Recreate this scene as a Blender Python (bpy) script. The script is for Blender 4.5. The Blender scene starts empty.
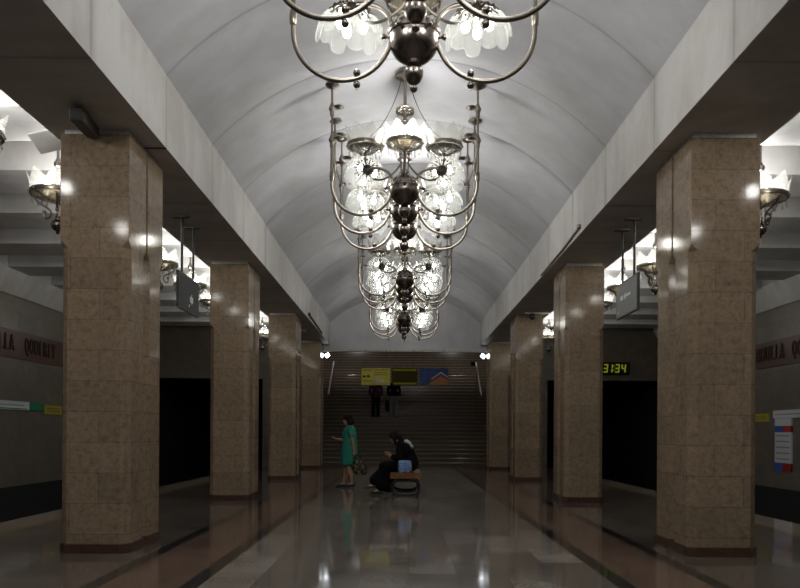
import bpy, bmesh, math, random
from math import sin, cos, pi, radians as R, sqrt
from mathutils import Vector as V, Matrix

random.seed(7)
scn = bpy.context.scene
COL = scn.collection

# ------------------------------------------------------------------ materials
def new_mat(name):
    m = bpy.data.materials.new(name)
    m.use_nodes = True
    nt = m.node_tree
    nt.nodes.clear()
    out = nt.nodes.new('ShaderNodeOutputMaterial')
    return m, nt, out

def N(nt, typ, **kw):
    n = nt.nodes.new(typ)
    for k, v in kw.items():
        if k in n.inputs:
            n.inputs[k].default_value = v
        else:
            setattr(n, k, v)
    return n

def L(nt, a, ao, b, bi):
    nt.links.new(a.outputs[ao], b.inputs[bi])

def pbr(name, col, rough=.5, metal=0., spec=.5, noise=0., nscale=6., bump=0., coat=0.):
    m, nt, out = new_mat(name)
    b = N(nt, 'ShaderNodeBsdfPrincipled')
    b.inputs['Base Color'].default_value = (*col, 1)
    b.inputs['Roughness'].default_value = rough
    b.inputs['Metallic'].default_value = metal
    b.inputs['Specular IOR Level'].default_value = spec
    b.inputs['Coat Weight'].default_value = coat
    L(nt, b, 'BSDF', out, 'Surface')
    if noise or bump:
        tc = N(nt, 'ShaderNodeTexCoord')
        nz = N(nt, 'ShaderNodeTexNoise', Scale=nscale, Detail=6., Roughness=.6)
        L(nt, tc, 'Object', nz, 'Vector')
    if noise:
        r = N(nt, 'ShaderNodeValToRGB')
        r.color_ramp.elements[0].position = .3
        r.color_ramp.elements[1].position = .7
        r.color_ramp.elements[0].color = (*[c * (1 - noise) for c in col], 1)
        r.color_ramp.elements[1].color = (*[min(1, c * (1 + noise * .6)) for c in col], 1)
        L(nt, nz, 'Fac', r, 'Fac')
        L(nt, r, 'Color', b, 'Base Color')
    if bump:
        bp = N(nt, 'ShaderNodeBump', Strength=bump, Distance=.02)
        L(nt, nz, 'Fac', bp, 'Height')
        L(nt, bp, 'Normal', b, 'Normal')
    return m

def emit(name, col, s):
    m, nt, out = new_mat(name)
    e = N(nt, 'ShaderNodeEmission', Strength=s)
    e.inputs['Color'].default_value = (*col, 1)
    L(nt, e, 'Emission', out, 'Surface')
    return m

def glass_mat(name, col, transp=.45, transl=.35, gloss=.2, rough=.12):
    m, nt, out = new_mat(name)
    a = N(nt, 'ShaderNodeBsdfTransparent'); a.inputs['Color'].default_value = (*col, 1)
    t = N(nt, 'ShaderNodeBsdfTranslucent'); t.inputs['Color'].default_value = (*col, 1)
    d = N(nt, 'ShaderNodeBsdfDiffuse'); d.inputs['Color'].default_value = (*col, 1)
    g = N(nt, 'ShaderNodeBsdfGlossy', Roughness=rough)
    m0 = N(nt, 'ShaderNodeMixShader', Fac=.35)
    L(nt, t, 0, m0, 1); L(nt, d, 0, m0, 2)
    m1 = N(nt, 'ShaderNodeMixShader', Fac=transl / (transp + transl))
    L(nt, a, 0, m1, 1); L(nt, m0, 0, m1, 2)
    lw = N(nt, 'ShaderNodeLayerWeight', Blend=gloss)
    m2 = N(nt, 'ShaderNodeMixShader')
    L(nt, lw, 'Facing', m2, 0); L(nt, m1, 0, m2, 1); L(nt, g, 0, m2, 2)
    L(nt, m2, 0, out, 'Surface')
    return m

def math_node(nt, op, a=None, b=None):
    n = nt.nodes.new('ShaderNodeMath'); n.operation = op
    for i, v in enumerate((a, b)):
        if v is None: continue
        if isinstance(v, (int, float)): n.inputs[i].default_value = v
        else: nt.links.new(v, n.inputs[i])
    return n.outputs[0]

def mixc(nt, fac, a, b):
    n = nt.nodes.new('ShaderNodeMix'); n.data_type = 'RGBA'
    for s, v in ((n.inputs[0], fac), (n.inputs[6], a), (n.inputs[7], b)):
        if isinstance(v, (int, float)): s.default_value = v
        elif isinstance(v, tuple): s.default_value = (*v, 1)
        else: nt.links.new(v, s)
    return n.outputs[2]

BAY = 6.14
P0 = 8.48           # y of the centre of the first pillar pair
SEAM = BAY / 3

def painted(name, col, stain, rough=.55, seams=True):
    """old wall paint with vertical runs, patchy stains and dark joint lines with painted groove shade every third of a bay"""
    m, nt, out = new_mat(name)
    tc = N(nt, 'ShaderNodeTexCoord')
    sx = N(nt, 'ShaderNodeSeparateXYZ'); L(nt, tc, 'Object', sx, 0)
    n1 = N(nt, 'ShaderNodeTexNoise', Scale=.9, Detail=8., Roughness=.65); L(nt, tc, 'Object', n1, 'Vector')
    mp = N(nt, 'ShaderNodeMapping'); mp.inputs['Scale'].default_value = (1, 1.3, .55); L(nt, tc, 'Object', mp, 'Vector')
    n2 = N(nt, 'ShaderNodeTexNoise', Scale=1.6, Detail=5., Roughness=.6); L(nt, mp, 'Vector', n2, 'Vector')
    f = math_node(nt, 'MULTIPLY', n1.outputs['Fac'], n2.outputs['Fac'])
    r = N(nt, 'ShaderNodeMapRange'); r.inputs[1].default_value = .16; r.inputs[2].default_value = .34
    nt.links.new(f, r.inputs[0])
    c = mixc(nt, r.outputs[0], stain, col)
    if seams:
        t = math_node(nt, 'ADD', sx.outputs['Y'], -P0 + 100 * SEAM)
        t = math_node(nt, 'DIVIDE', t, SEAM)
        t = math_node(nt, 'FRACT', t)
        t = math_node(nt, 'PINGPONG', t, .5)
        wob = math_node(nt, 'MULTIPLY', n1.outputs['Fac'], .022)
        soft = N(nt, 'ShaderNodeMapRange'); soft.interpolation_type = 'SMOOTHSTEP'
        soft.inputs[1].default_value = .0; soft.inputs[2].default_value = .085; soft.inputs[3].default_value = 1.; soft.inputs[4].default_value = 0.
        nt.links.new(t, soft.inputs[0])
        seam_shade = N(nt, 'ShaderNodeMapRange'); seam_shade.inputs[1].default_value = .45; seam_shade.inputs[2].default_value = .75; seam_shade.inputs[4].default_value = .62  # groove shade beside the seams, painted into the colour and broken up like stains
        L(nt, n1, 'Fac', seam_shade, 0)
        c = mixc(nt, math_node(nt, 'MULTIPLY', soft.outputs[0], seam_shade.outputs[0]), c, tuple(x * .5 for x in stain))
        line = math_node(nt, 'LESS_THAN', t, wob)
        line = math_node(nt, 'MULTIPLY', line, .35)
        c = mixc(nt, line, c, tuple(x * .38 for x in stain))
    b = N(nt, 'ShaderNodeBsdfPrincipled', Roughness=rough)
    nt.links.new(c, b.inputs['Base Color'])
    bp = N(nt, 'ShaderNodeBump', Strength=.12, Distance=.03); L(nt, n1, 'Fac', bp, 'Height')
    L(nt, bp, 'Normal', b, 'Normal')
    L(nt, b, 'BSDF', out, 'Surface')
    return m

def marble(name, c1, c2, c3, rough, bw, bh, vec='z', joint=.5, nsc=9., dist=1.2, spec=.5):
    """polished stone veneer: mottled, with thin staggered joints"""
    m, nt, out = new_mat(name)
    tc = N(nt, 'ShaderNodeTexCoord')
    geo = N(nt, 'ShaderNodeNewGeometry')
    sx = N(nt, 'ShaderNodeSeparateXYZ'); L(nt, geo, 'Position', sx, 0)
    if vec == 'z':
        u = math_node(nt, 'ADD', sx.outputs['X'], sx.outputs['Y']); v = math_node(nt, 'ADD', sx.outputs['Z'], .127)
    else:
        u = sx.outputs['X']; v = sx.outputs['Y']
    cb = N(nt, 'ShaderNodeCombineXYZ'); nt.links.new(u, cb.inputs[0]); nt.links.new(v, cb.inputs[1])
    br = N(nt, 'ShaderNodeTexBrick'); br.inputs['Scale'].default_value = 1.
    br.inputs['Brick Width'].default_value = bw; br.inputs['Row Height'].default_value = bh
    br.inputs['Mortar Size'].default_value = .004; br.inputs['Mortar Smooth'].default_value = .3
    br.inputs['Bias'].default_value = 0.
    br.inputs['Color1'].default_value = (.86, .86, .86, 1); br.inputs['Color2'].default_value = (1.06, 1.05, 1.04, 1)
    br.inputs['Mortar'].default_value = (joint, joint, joint, 1)
    L(nt, cb, 0, br, 'Vector')
    n1 = N(nt, 'ShaderNodeTexNoise', Scale=nsc, Detail=9., Roughness=.75, Distortion=dist); L(nt, geo, 'Position', n1, 'Vector')
    rp = N(nt, 'ShaderNodeValToRGB')
    e = rp.color_ramp.elements
    e[0].position = .32; e[0].color = (*c1, 1); e[1].position = .68; e[1].color = (*c3, 1)
    k = e.new(.5); k.color = (*c2, 1)
    L(nt, n1, 'Fac', rp, 'Fac')
    mx = nt.nodes.new('ShaderNodeMix'); mx.data_type = 'RGBA'; mx.blend_type = 'MULTIPLY'; mx.inputs[0].default_value = 1
    nt.links.new(rp.outputs[0], mx.inputs[6]); nt.links.new(br.outputs['Color'], mx.inputs[7])
    b = N(nt, 'ShaderNodeBsdfPrincipled', Roughness=rough)
    b.inputs['Specular IOR Level'].default_value = spec
    nt.links.new(mx.outputs[2], b.inputs['Base Color'])
    rr = N(nt, 'ShaderNodeMapRange'); rr.inputs[3].default_value = rough * .7; rr.inputs[4].default_value = rough * 1.5
    L(nt, n1, 'Fac', rr, 0); L(nt, rr, 0, b, 'Roughness')
    bp = N(nt, 'ShaderNodeBump', Strength=.15, Distance=.004); L(nt, br, 'Fac', bp, 'Height'); bp.invert = True
    L(nt, bp, 'Normal', b, 'Normal')
    L(nt, b, 'BSDF', out, 'Surface')
    return m

def floor_mat():
    m, nt, out = new_mat('polished_granite_paving')
    geo = N(nt, 'ShaderNodeNewGeometry')
    sx = N(nt, 'ShaderNodeSeparateXYZ'); L(nt, geo, 'Position', sx, 0)
    ax = math_node(nt, 'ABSOLUTE', sx.outputs['X'])
    cb = N(nt, 'ShaderNodeCombineXYZ'); L(nt, sx, 'Y', cb, 0); L(nt, sx, 'X', cb, 1)
    def brick(bw, bh, c1, c2, mortar, bias=0.):
        br = N(nt, 'ShaderNodeTexBrick'); br.inputs['Scale'].default_value = 1.
        br.inputs['Brick Width'].default_value = bw; br.inputs['Row Height'].default_value = bh
        br.inputs['Mortar Size'].default_value = .004; br.inputs['Bias'].default_value = bias
        br.inputs['Color1'].default_value = (*c1, 1); br.inputs['Color2'].default_value = (*c2, 1)
        br.inputs['Mortar'].default_value = (*mortar, 1)
        L(nt, cb, 0, br, 'Vector')
        return br.outputs['Color']
    centre = brick(1.25, .441, FLOOR_C[0], FLOOR_C[1], tuple(x * .5 for x in FLOOR_C[0]), -.25)
    red = brick(.62, .42, FLOOR_R[0], FLOOR_R[1], tuple(x * .5 for x in FLOOR_R[0]))
    outer = brick(.9, .45, FLOOR_O[0], FLOOR_O[1], tuple(x * .5 for x in FLOOR_O[0]))
    c = mixc(nt, math_node(nt, 'GREATER_THAN', ax, 1.84), centre, red)
    c = mixc(nt, math_node(nt, 'GREATER_THAN', ax, 2.66), c, outer)
    for x0, hw in ((1.84, .075), (2.66, .075)):
        d = math_node(nt, 'ABSOLUTE', math_node(nt, 'SUBTRACT', ax, x0))
        c = mixc(nt, math_node(nt, 'LESS_THAN', d, hw), c, FLOOR_S)
    c = mixc(nt, math_node(nt, 'GREATER_THAN', ax, 5.12), c, FLOOR_E)
    d = math_node(nt, 'ABSOLUTE', math_node(nt, 'SUBTRACT', ax, 5.06))
    c = mixc(nt, math_node(nt, 'LESS_THAN', d, .06), c, (.30, .20, .05))
    n1 = N(nt, 'ShaderNodeTexNoise', Scale=30., Detail=6., Roughness=.7); L(nt, geo, 'Position', n1, 'Vector')
    n2 = N(nt, 'ShaderNodeTexNoise', Scale=1.1, Detail=5., Roughness=.6); L(nt, geo, 'Position', n2, 'Vector')
    mul = math_node(nt, 'ADD', math_node(nt, 'MULTIPLY', n1.outputs['Fac'], .7), .65)
    mul = math_node(nt, 'MULTIPLY', mul, math_node(nt, 'ADD', math_node(nt, 'MULTIPLY', n2.outputs['Fac'], .7), .65))
    vm = nt.nodes.new('ShaderNodeVectorMath'); vm.operation = 'SCALE'
    nt.links.new(c, vm.inputs[0]); nt.links.new(mul, vm.inputs['Scale'])
    b = N(nt, 'ShaderNodeBsdfPrincipled')
    nt.links.new(vm.outputs[0], b.inputs['Base Color'])
    rr = N(nt, 'ShaderNodeMapRange'); rr.inputs[1].default_value = .35; rr.inputs[2].default_value = .65
    rr.inputs[3].default_value = .045; rr.inputs[4].default_value = .13
    L(nt, n2, 'Fac', rr, 0); L(nt, rr, 0, b, 'Roughness')
    b.inputs['Specular IOR Level'].default_value = .5
    bp = N(nt, 'ShaderNodeBump', Strength=.05, Distance=.01); L(nt, n2, 'Fac', bp, 'Height')
    L(nt, bp, 'Normal', b, 'Normal')
    L(nt, b, 'BSDF', out, 'Surface')
    return m

FLOOR_C = ((.15, .135, .12), (.31, .28, .25))
FLOOR_R = ((.135, .088, .066), (.18, .12, .092))
FLOOR_O = ((.095, .078, .066), (.15, .125, .105))
FLOOR_S = (.028, .028, .03)
FLOOR_E = (.30, .25, .21)

M = {}
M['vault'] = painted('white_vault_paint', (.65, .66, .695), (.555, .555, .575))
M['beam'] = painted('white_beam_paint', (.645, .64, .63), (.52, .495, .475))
M['aisle'] = painted('aisle_ceiling_paint', (.66, .66, .66), (.52, .51, .49), seams=False)
M['pillar'] = marble('tan_shell_limestone', (.155, .114, .075), (.265, .202, .138), (.318, .25, .176), .085, .62, .325, joint=.6, nsc=16., dist=.5, spec=.13)
M['plinth'] = pbr('red_brown_granite', (.085, .042, .03), .25, noise=.3, nscale=40)
M['floor'] = floor_mat()
M['trackwall'] = marble('grey_beige_track_marble', (.135, .118, .10), (.175, .158, .135), (.21, .19, .165), .3, .9, .6, joint=.7, nsc=3.)
M['darkwall'] = pbr('dark_trackbed', (.012, .012, .013), .85, noise=.3)  # near-black tone for trackbed, lower track walls and stair top
M['portal'] = pbr('brown_portal_marble', (.11, .09, .07), .4, noise=.25, nscale=3)
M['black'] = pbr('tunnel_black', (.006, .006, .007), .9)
M['band'] = pbr('red_granite_name_band', (.10, .052, .043), .35, noise=.25, nscale=25)
M['letter'] = pbr('dark_bronze_letters', (.055, .03, .026), .5, metal=.3)
M['nickel'] = pbr('aged_nickel', (.27, .24, .21), .32, metal=1., noise=.15, nscale=12)
M['bronze'] = pbr('dark_bronze_ball', (.27, .235, .215), .24, metal=1., noise=.2, nscale=9)
M['basket'] = pbr('bronze_filigree', (.34, .30, .26), .35, metal=1., noise=.4, nscale=40)
M['glass'] = glass_mat('frosted_crown_glass', (.93, .93, .90), .86, .14, .12)
M['flower'] = glass_mat('ribbed_flower_glass', (.94, .95, .93), .90, .09, .07, .30)
M['hubmetal'] = pbr('dark_hub_metal', (.12, .105, .09), .4, metal=1.)
M['dish'] = glass_mat('cut_glass_dish', (.85, .85, .80), .80, .20, .15, .25)
M['crystal'] = glass_mat('crystal_drop', (.9, .9, .88), .55, .12, .18, .12)
M['bulb'] = emit('lit_bulb', (1., .975, .93), 38.)
M['bulb_low'] = emit('lit_small_bulb', (1., .975, .93), 30.)
M['darkmetal'] = pbr('dark_grey_metal', (.035, .034, .033), .45, metal=.4)
M['cctv'] = pbr('dirty_brown_housing', (.07, .06, .05), .5, noise=.3, nscale=15)
M['signdark'] = pbr('charcoal_sign_face', (.045, .048, .054), .6, spec=.3)
M['signgrey'] = pbr('matt_grey_sign_face', (.15, .155, .165), .45)
M['white'] = pbr('white_marking', (.8, .8, .78), .5)
M['mortar'] = pbr('white_mortar', (.6, .585, .55), .8, noise=.25, nscale=20)
M['yellow'] = pbr('yellow_board', (.42, .36, .035), .6)
M['olive'] = pbr('olive_print', (.20, .18, .03), .6)
M['greyprint'] = pbr('grey_print', (.32, .35, .37), .5)
M['screen'] = pbr('dark_screen', (.035, .03, .01), .9, spec=.1)
M['blue'] = pbr('blue_print', (.01, .035, .13), .7, noise=.5, nscale=5)
M['orange'] = pbr('orange_print', (.25, .12, .03), .7, noise=.5, nscale=12)
M['roofred'] = pbr('maroon_print', (.12, .02, .02), .5)
M['paleprint'] = pbr('pale_print', (.28, .29, .34), .7)
M['green'] = pbr('green_sign', (.02, .22, .10), .45)
M['redsign'] = pbr('red_sign', (.42, .03, .03), .45)
M['bluesign'] = pbr('blue_sign', (.03, .11, .42), .45)
M['poster'] = pbr('white_poster', (.62, .66, .72), .45)
M['led'] = emit('yellow_led', (.75, .80, .05), .2)
M['ledtext'] = emit('yellow_led_text', (.8, .75, .03), .07)
M['step'] = pbr('dark_granite_step', (.10, .075, .055), .2, noise=.35, nscale=25)
M['nosing'] = pbr('pale_step_edge', (.19, .165, .14), .18, noise=.4, nscale=14)  # paler than the treads, one strip along each step edge
M['steel'] = pbr('dull_steel', (.42, .42, .42), .3, metal=1.)
M['wood'] = pbr('varnished_orange_wood', (.21, .09, .03), .35, noise=.3, nscale=10)
M['ironblack'] = pbr('black_iron', (.014, .014, .014), .4)
M['skin'] = pbr('skin', (.40, .215, .14), .5)
M['hair'] = pbr('dark_brown_hair', (.012, .007, .006), .75, spec=.15)
M['teal'] = pbr('teal_green_cloth', (.012, .235, .165), .75, noise=.2, nscale=14, bump=.2)
M['blackcloth'] = pbr('black_cloth', (.007, .007, .008), .9, spec=.08, noise=.3, nscale=10, bump=.3)
M['greycloth'] = pbr('grey_trouser_cloth', (.17, .17, .185), .8, noise=.2)
M['plum'] = pbr('plum_cloth', (.05, .008, .03), .8)
M['shoe'] = pbr('black_shoe', (.012, .011, .01), .4)
M['whitecloth'] = pbr('white_cloth', (.62, .62, .63), .8)
M['lamp_lit'] = emit('lit_floodlight', (.9, .95, 1.), 9.)

def bag_mat(name, base, cols, scale):
    m, nt, out = new_mat(name)
    tc = N(nt, 'ShaderNodeTexCoord')
    vo = N(nt, 'ShaderNodeTexVoronoi', Scale=scale); L(nt, tc, 'Object', vo, 'Vector')
    sp = N(nt, 'ShaderNodeSeparateColor'); L(nt, vo, 'Color', sp, 0)
    rp = N(nt, 'ShaderNodeValToRGB'); rp.color_ramp.interpolation = 'CONSTANT'
    e = rp.color_ramp.elements
    e[0].color = (*base, 1); e[0].position = 0
    e[1].position = .5; e[1].color = (*cols[0], 1)
    for i, c in enumerate(cols[1:]):
        k = e.new(.5 + .5 * (i + 1) / len(cols)); k.color = (*c, 1)
    L(nt, sp, 0, rp, 0)
    b = N(nt, 'ShaderNodeBsdfPrincipled', Roughness=.6); L(nt, rp, 'Color', b, 'Base Color')
    L(nt, b, 'BSDF', out, 'Surface')
    return m
M['bagblue'] = bag_mat('blue_flowered_cloth', (.06, .20, .45), [(.22, .36, .60), (.45, .12, .25), (.30, .42, .50)], 26)
M['bagdark'] = bag_mat('black_yellow_print', (.015, .014, .012), [(.16, .15, .02), (.015, .014, .012)], 20)

# ------------------------------------------------------------------ mesh helpers
class MB:
    def __init__(s):
        s.bm = bmesh.new()
    def box(s, x0, x1, y0, y1, z0, z1):
        r = bmesh.ops.create_cube(s.bm, size=1)
        for v in r['verts']:
            v.co = V((x0 + (v.co.x + .5) * (x1 - x0), y0 + (v.co.y + .5) * (y1 - y0), z0 + (v.co.z + .5) * (z1 - z0)))
        return r['verts']
    def obox(s, c, size, mat):
        r = bmesh.ops.create_cube(s.bm, size=1)
        for v in r['verts']:
            v.co = V(c) + mat @ V((v.co.x * size[0], v.co.y * size[1], v.co.z * size[2]))
    def prism(s, pts, axis, a, b):
        """pts: 2-D outline, extruded along axis from a to b"""
        def P(p, t):
            if axis == 'y': return (p[0], t, p[1])
            if axis == 'x': return (t, p[0], p[1])
            return (p[0], p[1], t)
        v0 = [s.bm.verts.new(P(p, a)) for p in pts]
        v1 = [s.bm.verts.new(P(p, b)) for p in pts]
        n = len(pts)
        s.bm.faces.new(v0); s.bm.faces.new(v1[::-1])
        for i in range(n):
            s.bm.faces.new((v0[i], v1[i], v1[(i + 1) % n], v0[(i + 1) % n]))
    def tube(s, pts, r, seg=10, closed=False, caps=True):
        pts = [V(p) for p in pts]
        n = len(pts)
        rr = r if isinstance(r, (list, tuple)) else [r] * n
        rings = []
        up = None
        for i, p in enumerate(pts):
            if closed: t = pts[(i + 1) % n] - pts[i - 1]
            else: t = pts[min(i + 1, n - 1)] - pts[max(i - 1, 0)]
            if t.length < 1e-9: t = V((0, 0, 1))
            t.normalize()
            if up is None:
                up = V((0, 1, 0)) if abs(t.y) < .9 else V((1, 0, 0))
            u = (up - t * up.dot(t)).normalized()
            w = t.cross(u)
            up = u
            rings.append([s.bm.verts.new(p + (u * cos(2 * pi * k / seg) + w * sin(2 * pi * k / seg)) * rr[i]) for k in range(seg)])
        m = n if closed else n - 1
        for i in range(m):
            a, b = rings[i], rings[(i + 1) % n]
            for k in range(seg):
                s.bm.faces.new((a[k], a[(k + 1) % seg], b[(k + 1) % seg], b[k]))
        if caps and not closed:
            s.bm.faces.new(rings[0][::-1]); s.bm.faces.new(rings[-1])
    def lathe(s, prof, c=(0, 0, 0), seg=20, sx=1., sy=1.):
        """prof: list of (radius, z) turned about the vertical axis through c"""
        rings = []
        for r, z in prof:
            if r < 1e-5:
                rings.append([s.bm.verts.new((c[0], c[1], c[2] + z))])
            else:
                rings.append([s.bm.verts.new((c[0] + sx * r * cos(2 * pi * k / seg), c[1] + sy * r * sin(2 * pi * k / seg), c[2] + z)) for k in range(seg)])
        for a, b in zip(rings, rings[1:]):
            if len(a) == 1 and len(b) == 1: continue
            for k in range(seg):
                k2 = (k + 1) % seg
                if len(a) == 1: s.bm.faces.new((a[0], b[k2], b[k]))
                elif len(b) == 1: s.bm.faces.new((a[k], a[k2], b[0]))
                else: s.bm.faces.new((a[k], a[k2], b[k2], b[k]))
        for ring in (rings[0], rings[-1]):
            if len(ring) > 2:
                try: s.bm.faces.new(ring)
                except ValueError: pass
    def ball(s, c, r, seg=16, sz=1.):
        n = max(6, seg // 2)
        s.lathe([(r * sin(pi * i / n), -r * sz * cos(pi * i / n)) for i in range(n + 1)], c, seg)
    def build(s, name, mat, parent=None, smooth=True, bevel=0., xf=None, angle=40):
        bm = s.bm
        bmesh.ops.recalc_face_normals(bm, faces=bm.faces)
        me = bpy.data.meshes.new(name)
        if xf is not None: bmesh.ops.transform(bm, matrix=xf, verts=bm.verts)
        bm.to_mesh(me); bm.free()
        o = bpy.data.objects.new(name, me)
        COL.objects.link(o)
        mats = mat if isinstance(mat, (list, tuple)) else [mat]
        for q in mats: me.materials.append(q)
        if parent is not None: o.parent = parent
        if smooth:
            me.polygons.foreach_set('use_smooth', [True] * len(me.polygons))
            me.set_sharp_from_angle(angle=R(angle))
        if bevel:
            b = o.modifiers.new('bevel', 'BEVEL'); b.width = bevel; b.segments = 2; b.limit_method = 'ANGLE'
        return o

def tag(o, label=None, cat=None, group=None, kind=None):
    if label: o['label'] = label
    if cat: o['category'] = cat
    if group: o['group'] = group
    if kind: o['kind'] = kind
    return o

def thing(name, label, cat, loc=(0, 0, 0), rz=0, group=None):
    o = bpy.data.objects.new(name, None)
    COL.objects.link(o)
    o.empty_display_size = .2
    o.location = loc; o.rotation_euler = (0, 0, rz)
    return tag(o, label, cat, group)

def copy_tree(o, parent=None):
    c = o.copy(); COL.objects.link(c)
    if parent is not None: c.parent = parent
    for ch in list(o.children): copy_tree(ch, c)
    return c

def struct(o):
    o['kind'] = 'structure'
    return o

def arc(c, r, a0, a1, n, y=0.):
    return [V((c[0] + r * cos(R(a0 + (a1 - a0) * i / n)), y, c[1] + r * sin(R(a0 + (a1 - a0) * i / n)))) for i in range(n + 1)]

def bez(p0, p1, p2, p3, n=10):
    o = []
    for i in range(n + 1):
        t = i / n; u = 1 - t
        o.append(V(p0) * u**3 + V(p1) * 3 * u * u * t + V(p2) * 3 * u * t * t + V(p3) * t**3)
    return o

# ------------------------------------------------------------------ dimensions
YPT = 26.6                   # tunnel mouths at the aisles' ends
YB, YE = -6., 27.6           # hall start behind the camera, end wall
ZB = 4.494                   # underside of the longitudinal beams
ZS = 5.32                    # springing of the vault
RISE = 1.19
WB = 2.758                   # half clear width between the beams
XO = 3.86                    # outer edge of the beam
XP = 2.97                    # inner face of the pillars
PW = .73                     # pillar width
XE = 5.68                    # platform edge
XW = 9.15                    # track wall
ZC = 5.30                    # aisle ceiling
ZJ = 4.90                    # underside of the aisle ribs
RV = (WB**2 + RISE**2) / (2 * RISE)
def vault_z(x): return ZS + RISE - RV + sqrt(RV * RV - x * x)
def vault_under(x, y):
    t = ((y - P0) / SEAM) % 1.
    e = max(0., 1 - abs(x / WB)**2)
    return vault_z(x) + .04 * e - .21 * (1 - abs(2 * t - 1)**2.2) * e

# ------------------------------------------------------------------ setting
m = MB()
m.box(-XE, XE, YB, 28., -.25, 0)
struct(m.build('floor', M['floor'], smooth=False))
for s, nm in ((-1, 'left'), (1, 'right')):
    m = MB(); m.box(*sorted((s * XE, s * (XW + .2))), YB, 28.0, -1.3, -1.1)
    # near-black lower edge of the track wall and the platform's side
    m.box(*sorted((s * (XE - .12), s * (XE - .02))), YB, 28.0, -1.1, -.12)
    struct(m.build('floor_trackbed_' + nm, M['darkwall'], smooth=False))
    m = MB(); m.box(*sorted((s * XW, s * (XW + .25))), YB, YPT + .2, -.02, 4.42)
    struct(m.build('wall_' + nm, M['trackwall'], smooth=False))
    m = MB(); m.box(*sorted((s * (XW - .03), s * (XW + .25))), YB, YPT + .2, -1.2, -.02)
    struct(m.build('baseboard_' + nm, M['darkwall'], smooth=False))
    m = MB()
    m.prism([(s * (XW - .05), 4.42), (s * (XW + .25), 4.42), (s * (XW + .25), ZC + .05), (s * (XW - .35), ZC + .05), (s * (XW - .35), ZJ + .02)], 'y', YB, YPT + .1)
    struct(m.build('trim_cornice_' + nm, M['aisle'], smooth=False))

# vault: shells a third of a bay long, each slightly bellied, meeting in grooves
m = MB()
nx, ny = 32, 8
ys = []
k0 = math.floor((YB - P0) / SEAM); k1 = math.ceil((YE - P0) / SEAM)
for k in range(k0, k1):
    for j in range(ny):
        ys.append((P0 + (k + j / ny) * SEAM, j / ny))
ys.append((P0 + k1 * SEAM, 0.))
ys = [(min(max(y, YB), YE + .02), t) for y, t in ys]
grid = []
for y, t in ys:
    row = []
    for i in range(nx + 1):
        x = -WB + 2 * WB * i / nx
        edge = max(0., 1 - abs(x / WB)**2)
        belly = BELLY = .21
        dz = -belly * (1 - abs(2 * t - 1)**2.2) * edge
        row.append(m.bm.verts.new((x, y, vault_z(x) + .04 * edge + dz)))
    grid.append(row)
for a, b in zip(grid, grid[1:]):
    if (a[0].co - b[0].co).length < 1e-4: continue
    for i in range(nx):
        m.bm.faces.new((a[i], b[i], b[i + 1], a[i + 1]))
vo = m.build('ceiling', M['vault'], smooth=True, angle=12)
so = vo.modifiers.new('shell', 'SOLIDIFY'); so.thickness = .15; so.use_rim = False
vo.data.flip_normals()
struct(vo)
# make sure solidify grows upward
so.offset = 1 if vo.data.polygons[0].normal.z > 0 else -1

# beams along both sides of the nave
for s, nm in ((-1, 'trim_1'), (1, 'trim_2')):
    m = MB()
    pts = [(s * WB, ZB), (s * XO, ZB), (s * XO, ZC + .3), (s * (WB + .12), ZC + .6), (s * (WB + .0), ZS + .02)]
    m.prism(pts, 'y', YB, YE + .3)
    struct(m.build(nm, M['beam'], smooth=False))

# aisle ceilings with cross ribs
for s, nm in ((-1, 'left'), (1, 'right')):
    m = MB()
    x0, x1 = sorted((s * (XO - .02), s * (XW + .2)))
    m.box(x0, x1, YB, YPT + .1, ZC, ZC + .2)
    k = -7
    while True:
        yc = 8.85 + k * 2.045
        k += 1
        if yc - .5 < YB: continue
        if yc + .5 > YPT: break
        m.box(x0, x1, yc - .5, yc + .5, ZJ, ZC + .02)
    struct(m.build('ceiling_aisle_' + nm, M['aisle'], smooth=False))

# end wall over the stairs, and the tunnel portals at the aisles' ends
m = MB()
pts = [(-WB - .3, 4.27), (WB + .3, 4.27), (WB + .3, ZS)]
for i in range(17):
    x = WB - 2 * WB * i / 16
    pts.append((x, vault_z(x) + .12))
pts.append((-WB - .3, ZS))
m.prism(pts, 'y', YE, YE + .3)
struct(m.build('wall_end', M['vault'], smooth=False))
m = MB(); m.box(-3.02, 3.02, YE - .06, YE - .003, 4.25, 4.34)
struct(m.build('trim_3', M['mortar'], smooth=False, bevel=.01))
XI = 5.05                    # inner jamb of the tunnel portals
for s, nm in ((-1, 'left'), (1, 'right')):
    m = MB()
    m.box(*sorted((s * 3.05, s * XI)), YPT, YPT + .25, -.2, ZC + .2)
    m.box(*sorted((s * XI, s * (XW + .25))), YPT, YPT + .25, 3.17, ZC + .2)
    struct(m.build('wall_portal_' + nm, M['portal'], smooth=False))
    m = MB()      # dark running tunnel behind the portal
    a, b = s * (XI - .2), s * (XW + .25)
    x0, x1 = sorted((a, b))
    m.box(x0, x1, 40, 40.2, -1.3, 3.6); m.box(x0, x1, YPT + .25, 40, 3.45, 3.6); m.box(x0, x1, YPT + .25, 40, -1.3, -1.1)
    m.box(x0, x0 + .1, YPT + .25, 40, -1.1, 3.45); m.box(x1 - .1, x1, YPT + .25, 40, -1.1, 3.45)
    struct(m.build('wall_tunnel_' + nm, M['black'], smooth=False))
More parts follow.
